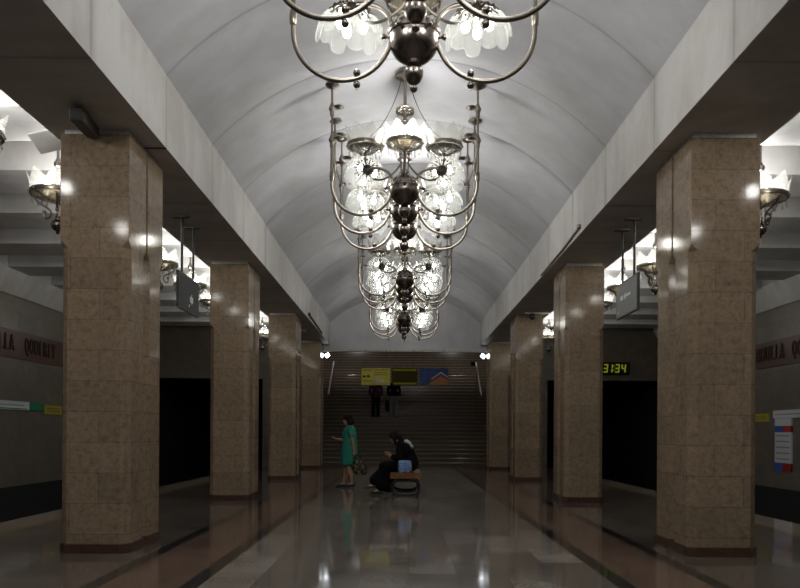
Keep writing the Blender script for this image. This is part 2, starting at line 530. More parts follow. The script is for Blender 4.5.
    # low service platform end with rails across the tunnel mouth
# stairs up to the exit
RISER, RUN, NST, YS, XST = .16, .32, 44, 28.0, 4.25
m = MB(); nz = MB()
for k in range(NST):
    m.box(-XST, XST, YS + RUN * k, YS + RUN * (k + 1) + .02, -.2 if k < 3 else RISER * (k - 2), RISER * (k + 1))
    nz.box(-XST + .01, XST - .01, YS + RUN * k - .022, YS + RUN * k + .05, RISER * (k + 1) - .03, RISER * (k + 1) + .006)
st = struct(m.build('floor_stairs', M['step'], smooth=False))
nn = nz.build('step_nosing', M['nosing'], st, smooth=False, bevel=.008); nn['kind'] = 'stuff'
LX = NST * RUN
for s, nm in ((-1, 'left'), (1, 'right')):
    m = MB(); m.prism([(27.95, -.2), (YS + LX, -.2), (YS + LX, 12.), (YE + .3, 6.)], 'x', s * XST, s * (XST + .15))
    struct(m.build('wall_stairs_' + nm, M['portal'], smooth=False))
m = MB(); m.prism([(YE + .25, 4.6), (YS + LX, 4.6 + LX * .5), (YS + LX, 4.9 + LX * .5), (YE + .25, 4.9)], 'x', -XST - .15, XST + .15)
struct(m.build('ceiling_stairs', M['portal'], smooth=False))
m = MB(); m.box(-XST - .15, XST + .15, YS + LX - .05, YS + LX + .15, RISER * (NST - 2), 12)
struct(m.build('wall_stairs_top', M['darkwall'], smooth=False))

# ------------------------------------------------------------------ pillars
def shaft_bm(x0, x1, y0, y1, zt, zc=3.235, ch=.082):
    m = MB(); bm = m.bm
    def rect(z): return [bm.verts.new(p) for p in ((x0, y0, z), (x1, y0, z), (x1, y1, z), (x0, y1, z))]
    def octo(z):
        c = ch
        return [bm.verts.new((x, y, z)) for x, y in ((x0 + c, y0), (x1 - c, y0), (x1, y0 + c), (x1, y1 - c), (x1 - c, y1), (x0 + c, y1), (x0, y1 - c), (x0, y0 + c))]
    b = octo(.0); c8 = octo(zc)
    # sharp corner points of the upright above, meeting the chamfer stop
    t = rect(zt); mid = rect(zc + .075)
    bm.faces.new(b[::-1])
    for i in range(8): bm.faces.new((b[i], b[(i + 1) % 8], c8[(i + 1) % 8], c8[i]))
    # corners: 0 between c8[7],c8[0]; 1 between c8[1],c8[2]; 2 between c8[3],c8[4]; 3 between c8[5],c8[6]
    pairs = [(7, 0), (1, 2), (3, 4), (5, 6)]
    for k, (p, q) in enumerate(pairs): bm.faces.new((c8[p], c8[q], mid[k]))
    for k in range(4):
        q = pairs[k][1]; p2 = pairs[(k + 1) % 4][0]
        bm.faces.new((c8[q], c8[p2], mid[(k + 1) % 4], mid[k]))
        bm.faces.new((mid[k], mid[(k + 1) % 4], t[(k + 1) % 4], t[k]))
    bm.faces.new(t)
    return m
def plinth_bm(x0, x1, y0, y1, h=.1, e=.018, ch=.085):
    m = MB()
    x0 -= e; x1 += e; y0 -= e; y1 += e; c = ch
    m.prism([(x0 + c, y0), (x1 - c, y0), (x1, y0 + c), (x1, y1 - c), (x1 - c, y1), (x0 + c, y1), (x0, y1 - c), (x0, y0 + c)], 'z', 0, h)
    return m
PLAB = {
 (-1, 0): 'tan marble double pillar in left foreground with a dark camera housing on top',
 (1, 0): 'tan marble double pillar in right foreground, next to the map board wall',
 (-1, 1): 'tan marble double pillar on the left, second from the front, beyond the hanging sign',
 (1, 1): 'tan marble double pillar on the right, second from the front, left of the yellow digital clock',
 (-1, 2): 'tan marble double pillar on the left, third from the front, left of the woman in green',
 (1, 2): 'tan marble double pillar on the right, third from the front',
 (-1, 3): 'farthest tan marble double pillar on the left, at the foot of the stairs',
 (1, 3): 'farthest tan marble double pillar on the right, at the foot of the stairs',
}
proto = None
D2, GAP = 1.10 / 2, .05
def make_pillar():
    t = thing('marble_pillar', 'x', 'pillar')
    hw = PW / 2
    for y0, y1 in ((-.55, -GAP / 2), (GAP / 2, .55)):
        plinth_bm(-hw, hw, y0 + .018 * (y0 > 0) * 0, y1).build('plinth', M['plinth'], t, smooth=False, bevel=.006)
        sh = shaft_bm(-hw, hw, y0, y1, ZB - .06)
        sh.build('shaft', M['pillar'], t, smooth=False, bevel=.004, xf=Matrix.Translation((0, 0, .0)))
    c = MB(); c.box(-hw + .03, hw - .03, -.52, .52, ZB - .062, ZB - .001)
    o = c.build('mortar_bed', M['mortar'], t, smooth=False)
    o['label'] = 'rough white mortar joint under the beam'
    return t
for s in (-1, 1):
    for i in range(4):
        if proto is None: proto = make_pillar(); t = proto
        else: t = copy_tree(proto)
        t.location = (s * (XP + PW / 2), P0 + BAY * i, 0)
        t['label'] = PLAB[(s, i)]
        t['group'] = 'marble pillars along the platform'

# ------------------------------------------------------------------ lights
def point(loc, w, r=.06, col=(1., .975, .94)):
    l = bpy.data.lights.new('lamp_light', 'POINT'); l.energy = w; l.shadow_soft_size = r; l.color = col
    o = bpy.data.objects.new('lamp_light', l); o.location = loc; COL.objects.link(o)
    return o

# ------------------------------------------------------------------ lamp parts
def crown_bm(r0, r1, h, n=8, th=.008):
    """glass crown: n pointed leaves flaring outward"""
    m = MB(); bm = m.bm
    seg = n * 8; rows = 6
    outer = []; inner = []
    for k in range(seg):
        a = 2 * pi * k / seg
        ph = (k % 8) / 8.
        tri = 1 - abs(2 * ph - 1)                # 0 at the valley, 1 at the tip
        hh = h * (.45 + .55 * tri**.9)
        co, ci = [], []
        for j in range(rows + 1):
            t = j / rows
            z = hh * t
            u = z / h
            r = r0 + (r1 - r0) * (u**1.5) + .012 * tri * (1 - u)
            co.append(bm.verts.new((r * cos(a), r * sin(a), z)))
            ci.append(bm.verts.new(((r - th) * cos(a), (r - th) * sin(a), z)))
        outer.append(co); inner.append(ci)
    for k in range(seg):
        a, b = outer[k], outer[(k + 1) % seg]; c, d = inner[k], inner[(k + 1) % seg]
        for j in range(rows):
            bm.faces.new((a[j], b[j], b[j + 1], a[j + 1])); bm.faces.new((d[j], c[j], c[j + 1], d[j + 1]))
        bm.faces.new((a[rows], b[rows], d[rows], c[rows])); bm.faces.new((b[0], a[0], c[0], d[0]))
    return m

def drops_bm(rings, zt):
    m = MB()
    for r, n, l in rings:
        for k in range(n):
            a = 2 * pi * (k + .3) / n
            x, y = r * cos(a), r * sin(a)
            ll = l * random.uniform(.8, 1.2)
            m.lathe([(0, 0), (.008, -.012), (.005, -.03), (.016, -.03 - ll * .45), (0, -.03 - ll)], (x, y, zt), 6)
    return m

def make_cup(parent, loc, r, h, n, name='crown_cup', lit=True):
    """ring + open filigree basket, glass crown, crystal fringe, bulbs"""
    m = MB()
    m.lathe([(r - .012, -.028), (r + .012, -.028), (r + .018, 0), (r + .012, .028), (r - .012, .028), (r - .012, -.028)], seg=40)
    for k in range(6):
        a = 2 * pi * k / 6
        m.tube([(r * cos(a), r * sin(a), -.02), (r * .55 * cos(a), r * .55 * sin(a), -.085), (.02 * cos(a), .02 * sin(a), -.125)], .008, 6)
    m.lathe([(0, -.10), (.03, -.11), (.035, -.13), (.02, -.15), (0, -.155)], seg=14)
    for k in range(12):
        a = 2 * pi * k / 12
        m.ball(((r + .018) * cos(a), (r + .018) * sin(a), 0), .012, 8)
    o = m.build(name, M['basket'], parent); o.location = loc
    d = MB(); d.lathe([(r - .014, -.015), (r * .8, -.05), (r * .5, -.08), (r * .2, -.1), (.03, -.11), (.03, -.104), (r * .2, -.094), (r * .5, -.074), (r * .8, -.044), (r - .02, -.012), (r - .014, -.015)], seg=32)
    d.build('glass_dish', M['dish'], o)
    g = crown_bm(r - .004, r + .055, h, n).build('glass_crown', M['glass'], o); g.location = (0, 0, .02)
    drops_bm([(r * .95, 16, .07), (r * .6, 10, .08)], -.05).build('crystal_fringe', M['crystal'], o)['kind'] = 'stuff'
    for k in range(2 if lit else 0):
        b = MB(); a = pi * k + .5; q = r * .38
        b.lathe([(0, -.05), (.018, -.05), (.02, -.01), (.045, .04), (.05, .075), (.035, .115), (0, .13)], (q * cos(a), q * sin(a), .03), 14)
        b.build('bulb', M['bulb'], o)
    return o

def flower_bm(n=12, r_hub=.05, length=.315, th=.006):
    """fluted glass bell with a rim of rounded petals; opens along -z from the hub at the origin"""
    m = MB(); bm = m.bm
    per = 10; seg = n * per; rows = 12
    O, I = [], []
    for k in range(seg):
        a = 2 * pi * k / seg
        ph = 2 * ((k % per) / per) - 1                 # -1..1 across one petal
        ph2 = 1 - abs(ph)                              # 0 at the cleft, 1 on the ridge
        big = 1. if (k // per) % 2 == 0 else .90
        tmax = big * (.87 + .13 * sqrt(max(0., 1 - ph * ph)))
        co, ci = [], []
        for j in range(rows + 1):
            t = tmax * j / rows
            prof = sin(min(t, 1.) * pi * .56) / sin(pi * .56)
            r = r_hub + (.30 - r_hub) * prof
            z = .012 - length * t**1.7
            fl = .022 * t * (sqrt(max(0., 1 - ph * ph)) - .55)
            rib = .0035 * t * cos(ph * pi * 3)
            q = V(((r + fl + rib) * cos(a), (r + fl + rib) * sin(a), z + fl * .4))
            nrm = V((cos(a) * (1 - t * .2), sin(a) * (1 - t * .2), .7 * (1 - t) + .15)).normalized()
            co.append(bm.verts.new(q)); ci.append(bm.verts.new(q - nrm * th))
        O.append(co); I.append(ci)
    for k in range(seg):
        a, b, c, d = O[k], O[(k + 1) % seg], I[k], I[(k + 1) % seg]
        for j in range(rows):
            bm.faces.new((a[j], a[j + 1], b[j + 1], b[j])); bm.faces.new((d[j], d[j + 1], c[j + 1], c[j]))
        bm.faces.new((a[rows], c[rows], d[rows], b[rows])); bm.faces.new((a[0], b[0], d[0], c[0]))
    return m

def make_flower(parent, loc, axis):
    o = flower_bm().build('flower_shade', M['flower'], parent, angle=60)
    o.location = loc
    q = V((0, 0, -1)).rotation_difference(V(axis).normalized())
    o.rotation_mode = 'QUATERNION'; o.rotation_quaternion = q
    h = MB()
    h.lathe([(0, .045), (.03, .04), (.05, .02), (.085, .0), (.06, -.01), (0, -.01)], seg=18)
    for ring, (rr, zz, nn) in enumerate(((.10, .004, 12), (.16, -.018, 12))):
        for k in range(nn):
            a = 2 * pi * (k + .5 * ring) / nn
            h.ball((rr * cos(a), rr * sin(a), zz + .012), .015, 7)
    for k in range(12):
        a = 2 * pi * k / 12
        h.tube([(.06 * cos(a), .06 * sin(a), .012), (.13 * cos(a), .13 * sin(a), .008), (.20 * cos(a), .20 * sin(a), -.035)], .007, 5)
    h.build('hub', M['hubmetal'], o)
    for k in range(3):
        a = 2 * pi * k / 3 + .4
        b = MB(); q = .125
        b.lathe([(0, .0), (.014, 0), (.016, -.05), (.036, -.10), (.04, -.13), (.028, -.165), (0, -.18)], (q * cos(a), q * sin(a), -.04), 12)
        b.build('bulb', M['bulb_low'], o)
    return o

FAX = {0: (.22, .95, -.12), 1: (.20, .76, -.62), 2: (.12, .72, -.69)}
CY = [5.666, 11.806, 18.1, 24.086]
UY = (-1.0, 0., 1.0)
XR = (1.05, 1.10, 1.075)
def make_chandelier():
    t = thing('chandelier', 'x', 'chandelier')
    for u, uy in enumerate(UY):
        zc = vault_under(0, CY[1] + uy) - .03
        # central stem
        st_ = MB()
        st_.tube([(0, uy, zc), (0, uy, 4.9)], .024, 12)
        st_.tube([(.05, uy, 5.25), (.05, uy, 4.95)], .011, 8); st_.tube([(-.05, uy, 5.25), (-.05, uy, 4.95)], .011, 8)
        so_ = st_.build('stem', M['nickel'], t)
        c = MB(); c.lathe([(0, .03), (.13, .03), (.15, .01), (.14, -.01), (.06, -.03), (.026, -.07), (0, -.07)], (0, uy, zc), 24)
        c.build('canopy', M['nickel'], so_)
        c = MB(); c.lathe([(0, .012), (.12, .012), (.13, 0), (.10, -.012), (.03, -.03), (0, -.03)], (0, uy, 5.95), 24)
        for k in range(8):
            a = pi * k / 4; c.ball((.09 * cos(a), uy + .09 * sin(a), 5.932), .02, 8)
        c.build('rosette', M['nickel'], so_)
        c = MB(); c.ball((0, uy, 5.70), .095, 24); c.build('upper_ball', M['bronze'], so_)
        # big ball with finial
        b = MB(); b.ball((0, uy, 4.79), .225, 32)
        b.lathe([(.222, -.02), (.234, -.012), (.234, .012), (.222, .02)], (0, uy, 4.83), 32)
        for k in range(24):
            a = 2 * pi * k / 24; b.ball((.226 * cos(a), uy + .226 * sin(a), 4.875), .009, 6)
        b.lathe([(.0, .24), (.05, .24), (.08, .21), (.0, .2)], (0, uy, 4.79), 20)
        bo = b.build('hub_ball', M['bronze'], t)
        f = MB(); f.lathe([(0, -.09), (.03, -.085), (.06, -.06), (.082, -.015), (.086, .03), (.075, .06), (.05, .075), (.03, .1), (0, .1)], (0, uy, 4.475), 20)
        f.ball((0, uy, 4.355), .036, 14)
        f.build('finial', M['bronze'], bo)
        for a in (-60, -90, -120, 60, 90, 120, 0, 180):
            k_ = MB(); ca, sa = cos(R(a)), sin(R(a))
            k_.tube([(.21 * ca, uy + .21 * sa, 4.81), (.262 * ca, uy + .262 * sa, 4.81)], .014, 8)
            k_.ball((.27 * ca, uy + .27 * sa, 4.81), .027, 10)
            k_.build('ball_stud', M['bronze'], bo)
        for s in (-1, 1):
            xr = XR[u]
            zt = vault_under(xr, CY[1] + uy) - .03
            rod = MB(); rod.tube([(s * xr, uy, zt), (s * xr, uy, 5.5)], .016, 10)
            ro = rod.build('hanger_rod', M['nickel'], t)
            c = MB(); c.lathe([(0, .04), (.1, .03), (.115, .005), (.09, -.01), (.02, -.04), (0, -.04)], (s * xr, uy, zt), 20); c.build('canopy', M['nickel'], ro)
            for zz in (5.95, 5.5):
                j = MB()
                j.ball((s * xr, uy, zz), .05, 14)
                j.lathe([(.028, -.11), (.034, -.04), (.034, .04), (.018, .09)], (s * xr, uy, zz), 12)
                j.lathe([(0, .012), (.075, .012), (.085, 0), (.03, -.02), (0, -.02)], (s * (xr - .09), uy + .04, zz + .04), 14)
                j.tube([(s * xr, uy, zz), (s * (xr - .09), uy + .04, zz + .03)], .012, 8)
                j.build('joint', M['nickel'], ro)
            # scroll arm: down, round under, up beside the ball and over to the flower
            cx = s * (xr - .44); cz = 4.86
            pts = [V((s * xr, uy, 5.5)), V((s * xr, uy, 5.2)), V((s * xr, uy, 5.0))]
            ring = arc((abs(cx), cz), .44, 0, -180, 28, uy)
            pts += [V((s * p.x, uy, p.z)) for p in ring]
            xi = abs(cx) - .44
            pts += [V((s * p.x, uy, p.z)) for p in bez((xi, uy, cz), (xi, uy, cz + .14), (xi + .08, uy, 5.095), (xi + .24, uy, 5.10), 10)[1:]]
            pts += [V((s * (xi + .31), uy, 5.095)), V((s * (xi + .36), uy, 5.085))]
            a_ = MB(); a_.tube(pts, .021, 12)
            ao = a_.build('scroll_arm', M['nickel'], t)
            q = MB(); q.lathe([(.022, -.07), (.03, -.06), (.034, 0), (.03, .06), (.022, .07)], (s * xr, uy, 4.98), 12); q.build('collar', M['nickel'], ao)
            q = MB()
            for ang in (-107, -73):
                px, pz = cx + s * .44 * -cos(R(ang)) * -1, cz + .44 * sin(R(ang))
                if ang == -73: continue
                q.ball((px, uy, pz + .05), .033, 12); q.ball((px, uy, pz - .055), .033, 12)
                q.tube([(px, uy, pz + .05), (px, uy, pz - .1)], .008, 6)
            q.build('ball_knob', M['bronze'], ao)
            q = MB(); q.ball((s * (xi + .01), uy - .03, cz - .06), .03, 10); q.build('ball_knob', M['bronze'], ao)
            ax = FAX[u]
            make_flower(t, (s * (xi + .36), uy, 5.07), (s * ax[0], ax[1], ax[2]))
    # tie bars that run through the three frames
    tb = MB()
    tb.tube([(0, UY[0], 4.86), (0, UY[2], 4.86)], .028, 10)
    tb.build('tie_bar', M['bronze'], t)
    for s in (-1, 1):
        tb = MB(); tb.tube([(s * XR[0], UY[0], 5.5), (s * XR[1], UY[1], 5.5), (s * XR[2], UY[2], 5.5)], .012, 8)
        tb.build('tie_bar', M['nickel'], t)
    # crown cups on J arms
    zr = 5.42
    spots = [(0, UY[0] - .10, 0, UY[0]), (-.57, UY[0] + .02, 0, UY[0]), (.57, UY[0] + .02, 0, UY[0]),
             (-.57, UY[2], 0, UY[2]), (.57, UY[2], 0, UY[2]), (0, UY[2] + .5, 0, UY[2])]
    for x, y, x0, y0 in spots:
        p0 = V((x0, y0, 5.2)); p3 = V((x, y, zr - .14)); d = (p3 - p0); d.z = 0
        a_ = MB(); a_.tube(bez(p0 + d * .06, p0 + d * .35 + V((0, 0, -.32)), p0 + d * 1.0 + V((0, 0, -.42)), p3, 14), .014, 8)
        a_.build('cup_arm', M['nickel'], t)
        make_cup(t, (x, y, zr), .25, .24, 8, lit=(x == 0))
    for s in (-1, 1):
        w = MB(); w.tube(bez((s * .05, UY[0], 6.4), (s * .12, UY[0], 6.1), (s * .25, UY[0], 5.75), (s * .50, UY[0], 5.55), 10), .005, 5)
        w.build('safety_wire', M['darkmetal'], t)
    return t, spots, zr

CLAB = ['nearest brass and glass chandelier, cut off by the top edge of the view',
        'second chandelier from the front, glass crowns and scroll arms hanging whole in view',
        'third chandelier from the front, lower in view behind the big second one',
        'farthest and smallest looking chandelier, hanging in front of the end wall']
CX = [.015, -.06, -.04, -.05]
CW = [1., .86, .34, .12]
W_CUP, W_FLOWER = 58., 8.
ch = None
for k in range(4):
    if ch is None: ch, spots, zr = make_chandelier(); t = ch
    else: t = copy_tree(ch)
    t.location = (CX[k], CY[k], 0)
    t['label'] = CLAB[k]; t['group'] = 'chandeliers down the middle of the vault'
for k in range(-1, 4):
    cx = CX[k] if k >= 0 else 0.; cy = CY[k] if k >= 0 else -.45
    f = CW[k] if k >= 0 else 1.
    for x, y in ((spots[0][0], spots[0][1]), (spots[-1][0], spots[-1][1])): point((cx + x, cy + y, zr + .20), W_CUP * f, .10)
    for u, uy in enumerate(UY):
        for s in (-1, 1):
            ax = V((s * FAX[u][0], FAX[u][1], FAX[u][2])).normalized()
            p = V((cx + s * (XR[u] - .52), cy + uy, 5.07)) + ax * .22
            point(p, W_FLOWER * f, .07)

# aisle pendants
def make_pendant():
    t = thing('pendant_lamp', 'x', 'lamp')
    m = MB(); m.tube([(0, 0, ZC), (0, 0, 4.05)], .018, 10)
    so_ = m.build('stem', M['nickel'], t)
    c = MB(); c.lathe([(0, 0), (.09, 0), (.1, -.02), (.04, -.05), (.018, -.08), (0, -.08)], (0, 0, ZC - .002), 18); c.build('canopy', M['nickel'], so_)
    c = MB(); c.ball((0, 0, 4.80), .055, 18); c.lathe([(.02, -.11), (.03, -.06), (.03, .06), (.02, .08)], (0, 0, 4.80), 10); c.build('ball_joint', M['nickel'], so_)
    make_cup(t, (0, 0, 4.40), .33, .24, 8)
    for k in range(4):
        a = pi / 2 * k + .4; d = V((cos(a), sin(a), 0))
        z = V((0, 0, 1))
        b = MB(); b.tube(bez(d * .29 + z * 4.34, d * .22 + z * 4.2, d * .06 + z * 4.24, d * .08 + z * 4.12, 8) + bez(d * .08 + z * 4.12, d * .10 + z * 4.04, d * .20 + z * 4.06, d * .16 + z * 4.15, 8)[1:], .013, 8)
        b.ball(d * .16 + z * 4.15, .026, 8)
        b.build('bracket', M['nickel'], t)
    b = MB(); b.lathe([(0, -.1), (.02, -.1), (.028, -.075), (.02, -.06), (.05, -.055), (.08, -.02), (.086, .02), (.07, .06), (.035, .085), (.03, .13), (0, .13)], (0, 0, 3.98), 22)
    b.build('lower_ball', M['bronze'], t)
    return t
PY = [9.87 + (i - 1) * 2.045 for i in range(0, 9)]
XPD = 4.62
pend = None
W_PEND = 34.
ORD = ['nearest', 'second', 'third', 'fourth', 'fifth', 'sixth', 'seventh', 'eighth', 'farthest']
for s, nm in ((-1, 'left'), (1, 'right')):
    for i, y in enumerate(PY):
        if pend is None: pend = make_pendant(); t = pend
        else: t = copy_tree(pend)
        t.location = (s * XPD, y, 0)
        nxt = {1: ', beside the front pillar', 4: ', behind the sign'}.get(i, '')
        t['label'] = 'crown-shaped glass pendant lamp in the %s aisle, %s in its row%s' % (nm, ORD[i], nxt)
        t['group'] = 'pendant lamps in the %s aisle' % nm
    for i in range(-3, 9):
        y = 9.87 + (i - 1) * 2.045
        f = 1. if i < 7 else .75
        point((s * XPD, y, 4.56), W_PEND * f, .085)

# ------------------------------------------------------------------ hanging direction signs
def make_sign(s, label, marks):
    t = thing('hanging_sign', label, 'sign', (s * 3.36, 0, 0))
    m = MB(); m.box(-.02, .02, 10.93, 12.0, 3.11, 3.65); fr = m.build('frame', M['darkmetal'], t, smooth=False)
    m = MB(); m.box(-.022, .022, 10.955, 11.975, 3.135, 3.625); m.build('panel', M['signdark' if s < 0 else 'signgrey'], t, smooth=False)
    for y in (11.14, 11.74):
        r = MB(); r.tube([(0, y, 3.64), (0, y, ZB - .01)], .018, 10); ro = r.build('rod', M['darkmetal'], t)
        c = MB(); c.box(-.14, .10, y - .05, y + .05, ZB - .03, ZB - .001); c.build('mounting_plate', M['nickel'], ro, smooth=False)
    for (y0, y1, z0, z1) in marks:
        k = MB(); k.box(-.0235, .0235, y0, y1, z0, z1)
        k.build('marking', M['white'], t, smooth=False)
    return t
make_sign(-1, 'dark grey sign board hanging on two rods in the left arcade', [(11.5, 11.56, 3.27, 3.36), (11.57, 11.6, 3.25, 3.40), (11.61, 11.66, 3.27, 3.36), (11.44, 11.48, 3.19, 3.23)])
sg = make_sign(1, 'grey sign board with a bright arrow hanging on two rods in the right arcade', [(11.25, 11.5, 3.39, 3.43), (11.5, 11.54, 3.36, 3.46), (11.54, 11.57, 3.385, 3.435), (11.62, 11.78, 3.37, 3.44)])
for z in (3.17, 3.54):
    k = MB(); k.box(-.0235, -.0215, 11.85, 11.94, z, z + .05)
    k.build('corner_mark', M['yellow'], sg, smooth=False)

# camera housing on the left front pillar
t = thing('camera_housing', 'long dark camera housing fixed under the beam on top of the left front pillar', 'camera', (-3.305, 7.60, 4.405), 0)
ang = math.atan2(-.33, .80)
mt = Matrix.Rotation(.14, 3, 'Z') @ Matrix.Rotation(.10, 3, 'X')
m = MB(); m.obox((0, 0, 0), (.125, .62, .115), mt); hb = m.build('housing', M['cctv'], t, smooth=False, bevel=.008)
m = MB(); m.obox(mt @ V((0, -.313, 0)), (.10, .012, .09), mt); m.build('window', M['darkmetal'], hb, smooth=False)
m = MB(); m.obox(mt @ V((0, .05, .07)), (.07, .2, .05), mt); m.build('bracket', M['darkmetal'], t, smooth=False)

# grey flap panel by the left front pendant
t = thing('ceiling_panel', 'tilted grey panel hanging off the beam beside the front left pillar', 'panel', (-4.08, 8.75, 4.70))
m = MB(); m.obox((0, 0, 0), (.62, .30, .02), Matrix.Rotation(R(-12), 3, 'Y') @ Matrix.Rotation(R(-24), 3, 'X')); m.build('sheet', M['aisle'], t, smooth=False)
m = MB(); m.tube([(.1, .0, 0), (.255, 0.05, .15)], .01, 6); m.build('wire', M['darkmetal'], t)

# conduit along the lower edge of the right beam, and a short one on the left
m = MB(); m.tube([(WB - .02, 12.0, ZB + .10), (WB - .02, 13.4, ZB + .04), (WB - .02, 15.3, ZB + .03)], .022, 8); m.ball((WB - .02, 12.0, ZB + .11), .04, 10)
tag(m.build('cable_conduit', M['nickel']), 'thin pale cable conduit along the lower edge of the right beam', 'pipe')
m = MB(); m.tube([(-WB + .02, 21.2, ZB + .12), (-WB + .02, 24.6, ZB + .04)], .03, 8); m.ball((-WB + .02, 21.2, ZB + .12), .05, 10)
tag(m.build('cable_conduit', M['cctv']), 'dark cable conduit along the far lower edge of the left beam', 'pipe')
# small round soffit lights far on the left and a camera on the right
m = MB(); m.lathe([(0, 0), (.12, 0), (.13, -.03), (.08, -.06), (0, -.065)], (-3.25, 23.6, ZB - .001), 20)
tag(m.build('ceiling_lamp', M['mortar']), 'small round white fitting under the left beam before the last pillar', 'lamp')
t = thing('security_camera', 'small round grey camera under the right beam before the third pillar', 'camera', (3.35, 19.9, ZB))
m = MB(); m.box(-.2, .45, -.04, .04, -.05, -.001); m.build('mounting_plate', M['nickel'], t, smooth=False)
m = MB(); m.ball((0, 0, -.11), .09, 16); m.build('dome', M['darkmetal'], t)

# expansion joint in the left soffit
m = MB(); m.box(-3.03, -WB - .0, P0 - .015, P0 + .015, ZB - .004, ZB + .01)
struct(m.build('trim_4', M['black'], smooth=False))

# ------------------------------------------------------------------ track walls: station name, line strips, boards
def text_mesh(s, size, name, mat, parent, loc, rot, ext=.012, sx=1.):
    cu = bpy.data.curves.new(name, 'FONT'); cu.body = s; cu.size = size; cu.extrude = ext
    cu.align_x = 'LEFT'; cu.align_y = 'CENTER'
    tmp = bpy.data.objects.new('tmp', cu); COL.objects.link(tmp)
    dg = bpy.context.evaluated_depsgraph_get()
    me = bpy.data.meshes.new_from_object(tmp.evaluated_get(dg))
    bpy.data.objects.remove(tmp)
    me.name = name
    o = bpy.data.objects.new(name, me); COL.objects.link(o)
    me.materials.clear(); me.materials.append(mat)
    o.parent = parent; o.location = loc; o.rotation_euler = rot; o.scale = (sx, 1, 1)
    return o
def word(s, y0, y1, parent, side, zc, h):
    """letters of a word spread between y0 and y1 along a track wall"""
    n = len(s)
    for i, c in enumerate(s):
        y = y0 + (y1 - y0) * (i + .08) / n
        x = side * (XW - .045)
        rot = (R(90), 0, R(90)) if side < 0 else (R(90), 0, R(-90))
        o = text_mesh(c, h / .70, 'letter', M['letter'], parent, (x, y, zc), rot, .015, .62)
        w = max(v.co.x for v in o.data.vertices) - min(v.co.x for v in o.data.vertices)
        o.scale = (min(1., abs(y1 - y0) / n * .78 / max(w, .05)), 1, 1)
for side, nm, ys_ in ((-1, 'left', (14.15, 15.85, 16.15, 17.75)), (1, 'right', (19.75, 18.05, 17.72, 16.1))):
    t = thing('station_name_sign', 'red-brown station name band with dark letters on the %s track wall' % nm, 'sign', (0, 0, 0))
    m = MB(); m.box(*sorted((side * XW, side * (XW - .03))), 12.5, 24., 2.97, 3.62); m.build('band', M['band'], t, smooth=False)
    a, b, c, d = ys_
    if side < 0:
        a, b, c, d = 15.75, 17.45, 17.9, 19.5
    word('ABDULLA', a, b, t, side, 3.30, .37)
    word('QODIRIY', c, d, t, side, 3.30, .37)

def wall_board(side, y0, y1, z0, z1, name, label, cat, parts):
    t = thing(name, label, cat, (0, 0, 0))
    for pn, mat, a0, a1, b0, b1, th in parts:
        m = MB(); x = side * (XW - .001)
        m.box(*sorted((x, side * (XW - th))), y0 + (y1 - y0) * a0, y0 + (y1 - y0) * a1, z0 + (z1 - z0) * b0, z0 + (z1 - z0) * b1)
        m.build(pn, M[mat], t, smooth=False)
    return t
wall_board(-1, 14.5, 18.85, 1.77, 1.97, 'line_map_sign', 'long white line map strip with a green end on the left track wall', 'sign',
    [('strip', 'poster', 0, .84, 0, 1, .04), ('end_panel', 'green', .84, 1, 0, 1, .04), ('line', 'green', .02, .82, .08, .2, .044), ('print', 'greyprint', .05, .78, .45, .6, .044)])
wall_board(-1, 18.98, 19.9, 1.70, 1.93, 'yellow_sign', 'small yellow sign at the end of the left line map', 'sign',
    [('plate', 'yellow', 0, 1, 0, 1, .03), ('print', 'olive', .12, .88, .6, .72, .034), ('print', 'olive', .12, .88, .3, .42, .034)])
wall_board(1, 18.85, 19.75, 1.62, 1.82, 'yellow_sign', 'small yellow sign beside the map board on the right track wall', 'sign',
    [('plate', 'yellow', 0, 1, 0, 1, .03), ('print', 'olive', .12, .88, .6, .72, .034), ('print', 'olive', .12, .88, .3, .42, .034)])
wall_board(1, 14.6, 18.6, 1.69, 1.88, 'line_map_sign', 'long white line map strip above the map board on the right track wall', 'sign',
    [('strip', 'poster', .2, 1, 0, 1, .04), ('end_panel', 'green', .0, .2, 0, 1, .04), ('print', 'greyprint', .25, .97, .4, .55, .044)])
wall_board(1, 17.72, 18.5, .40, 1.68, 'notice_sign', 'white notice board with red and blue corners on the right track wall', 'sign',
    [('panel', 'poster', 0, 1, 0, 1, .04), ('blue_block', 'bluesign', .5, 1, 0, .16, .044), ('red_block', 'redsign', 0, .5, 0, .16, .044),
     ('blue_block', 'bluesign', .5, 1, .74, .86, .044), ('red_block', 'redsign', 0, .5, .74, .86, .044),
     ('print', 'greyprint', .08, .92, .66, .69, .044), ('print', 'greyprint', .08, .92, .55, .58, .044), ('print', 'greyprint', .08, .92, .44, .47, .044), ('print', 'greyprint', .08, .92, .33, .36, .044), ('print', 'greyprint', .08, .92, .22, .25, .044)])

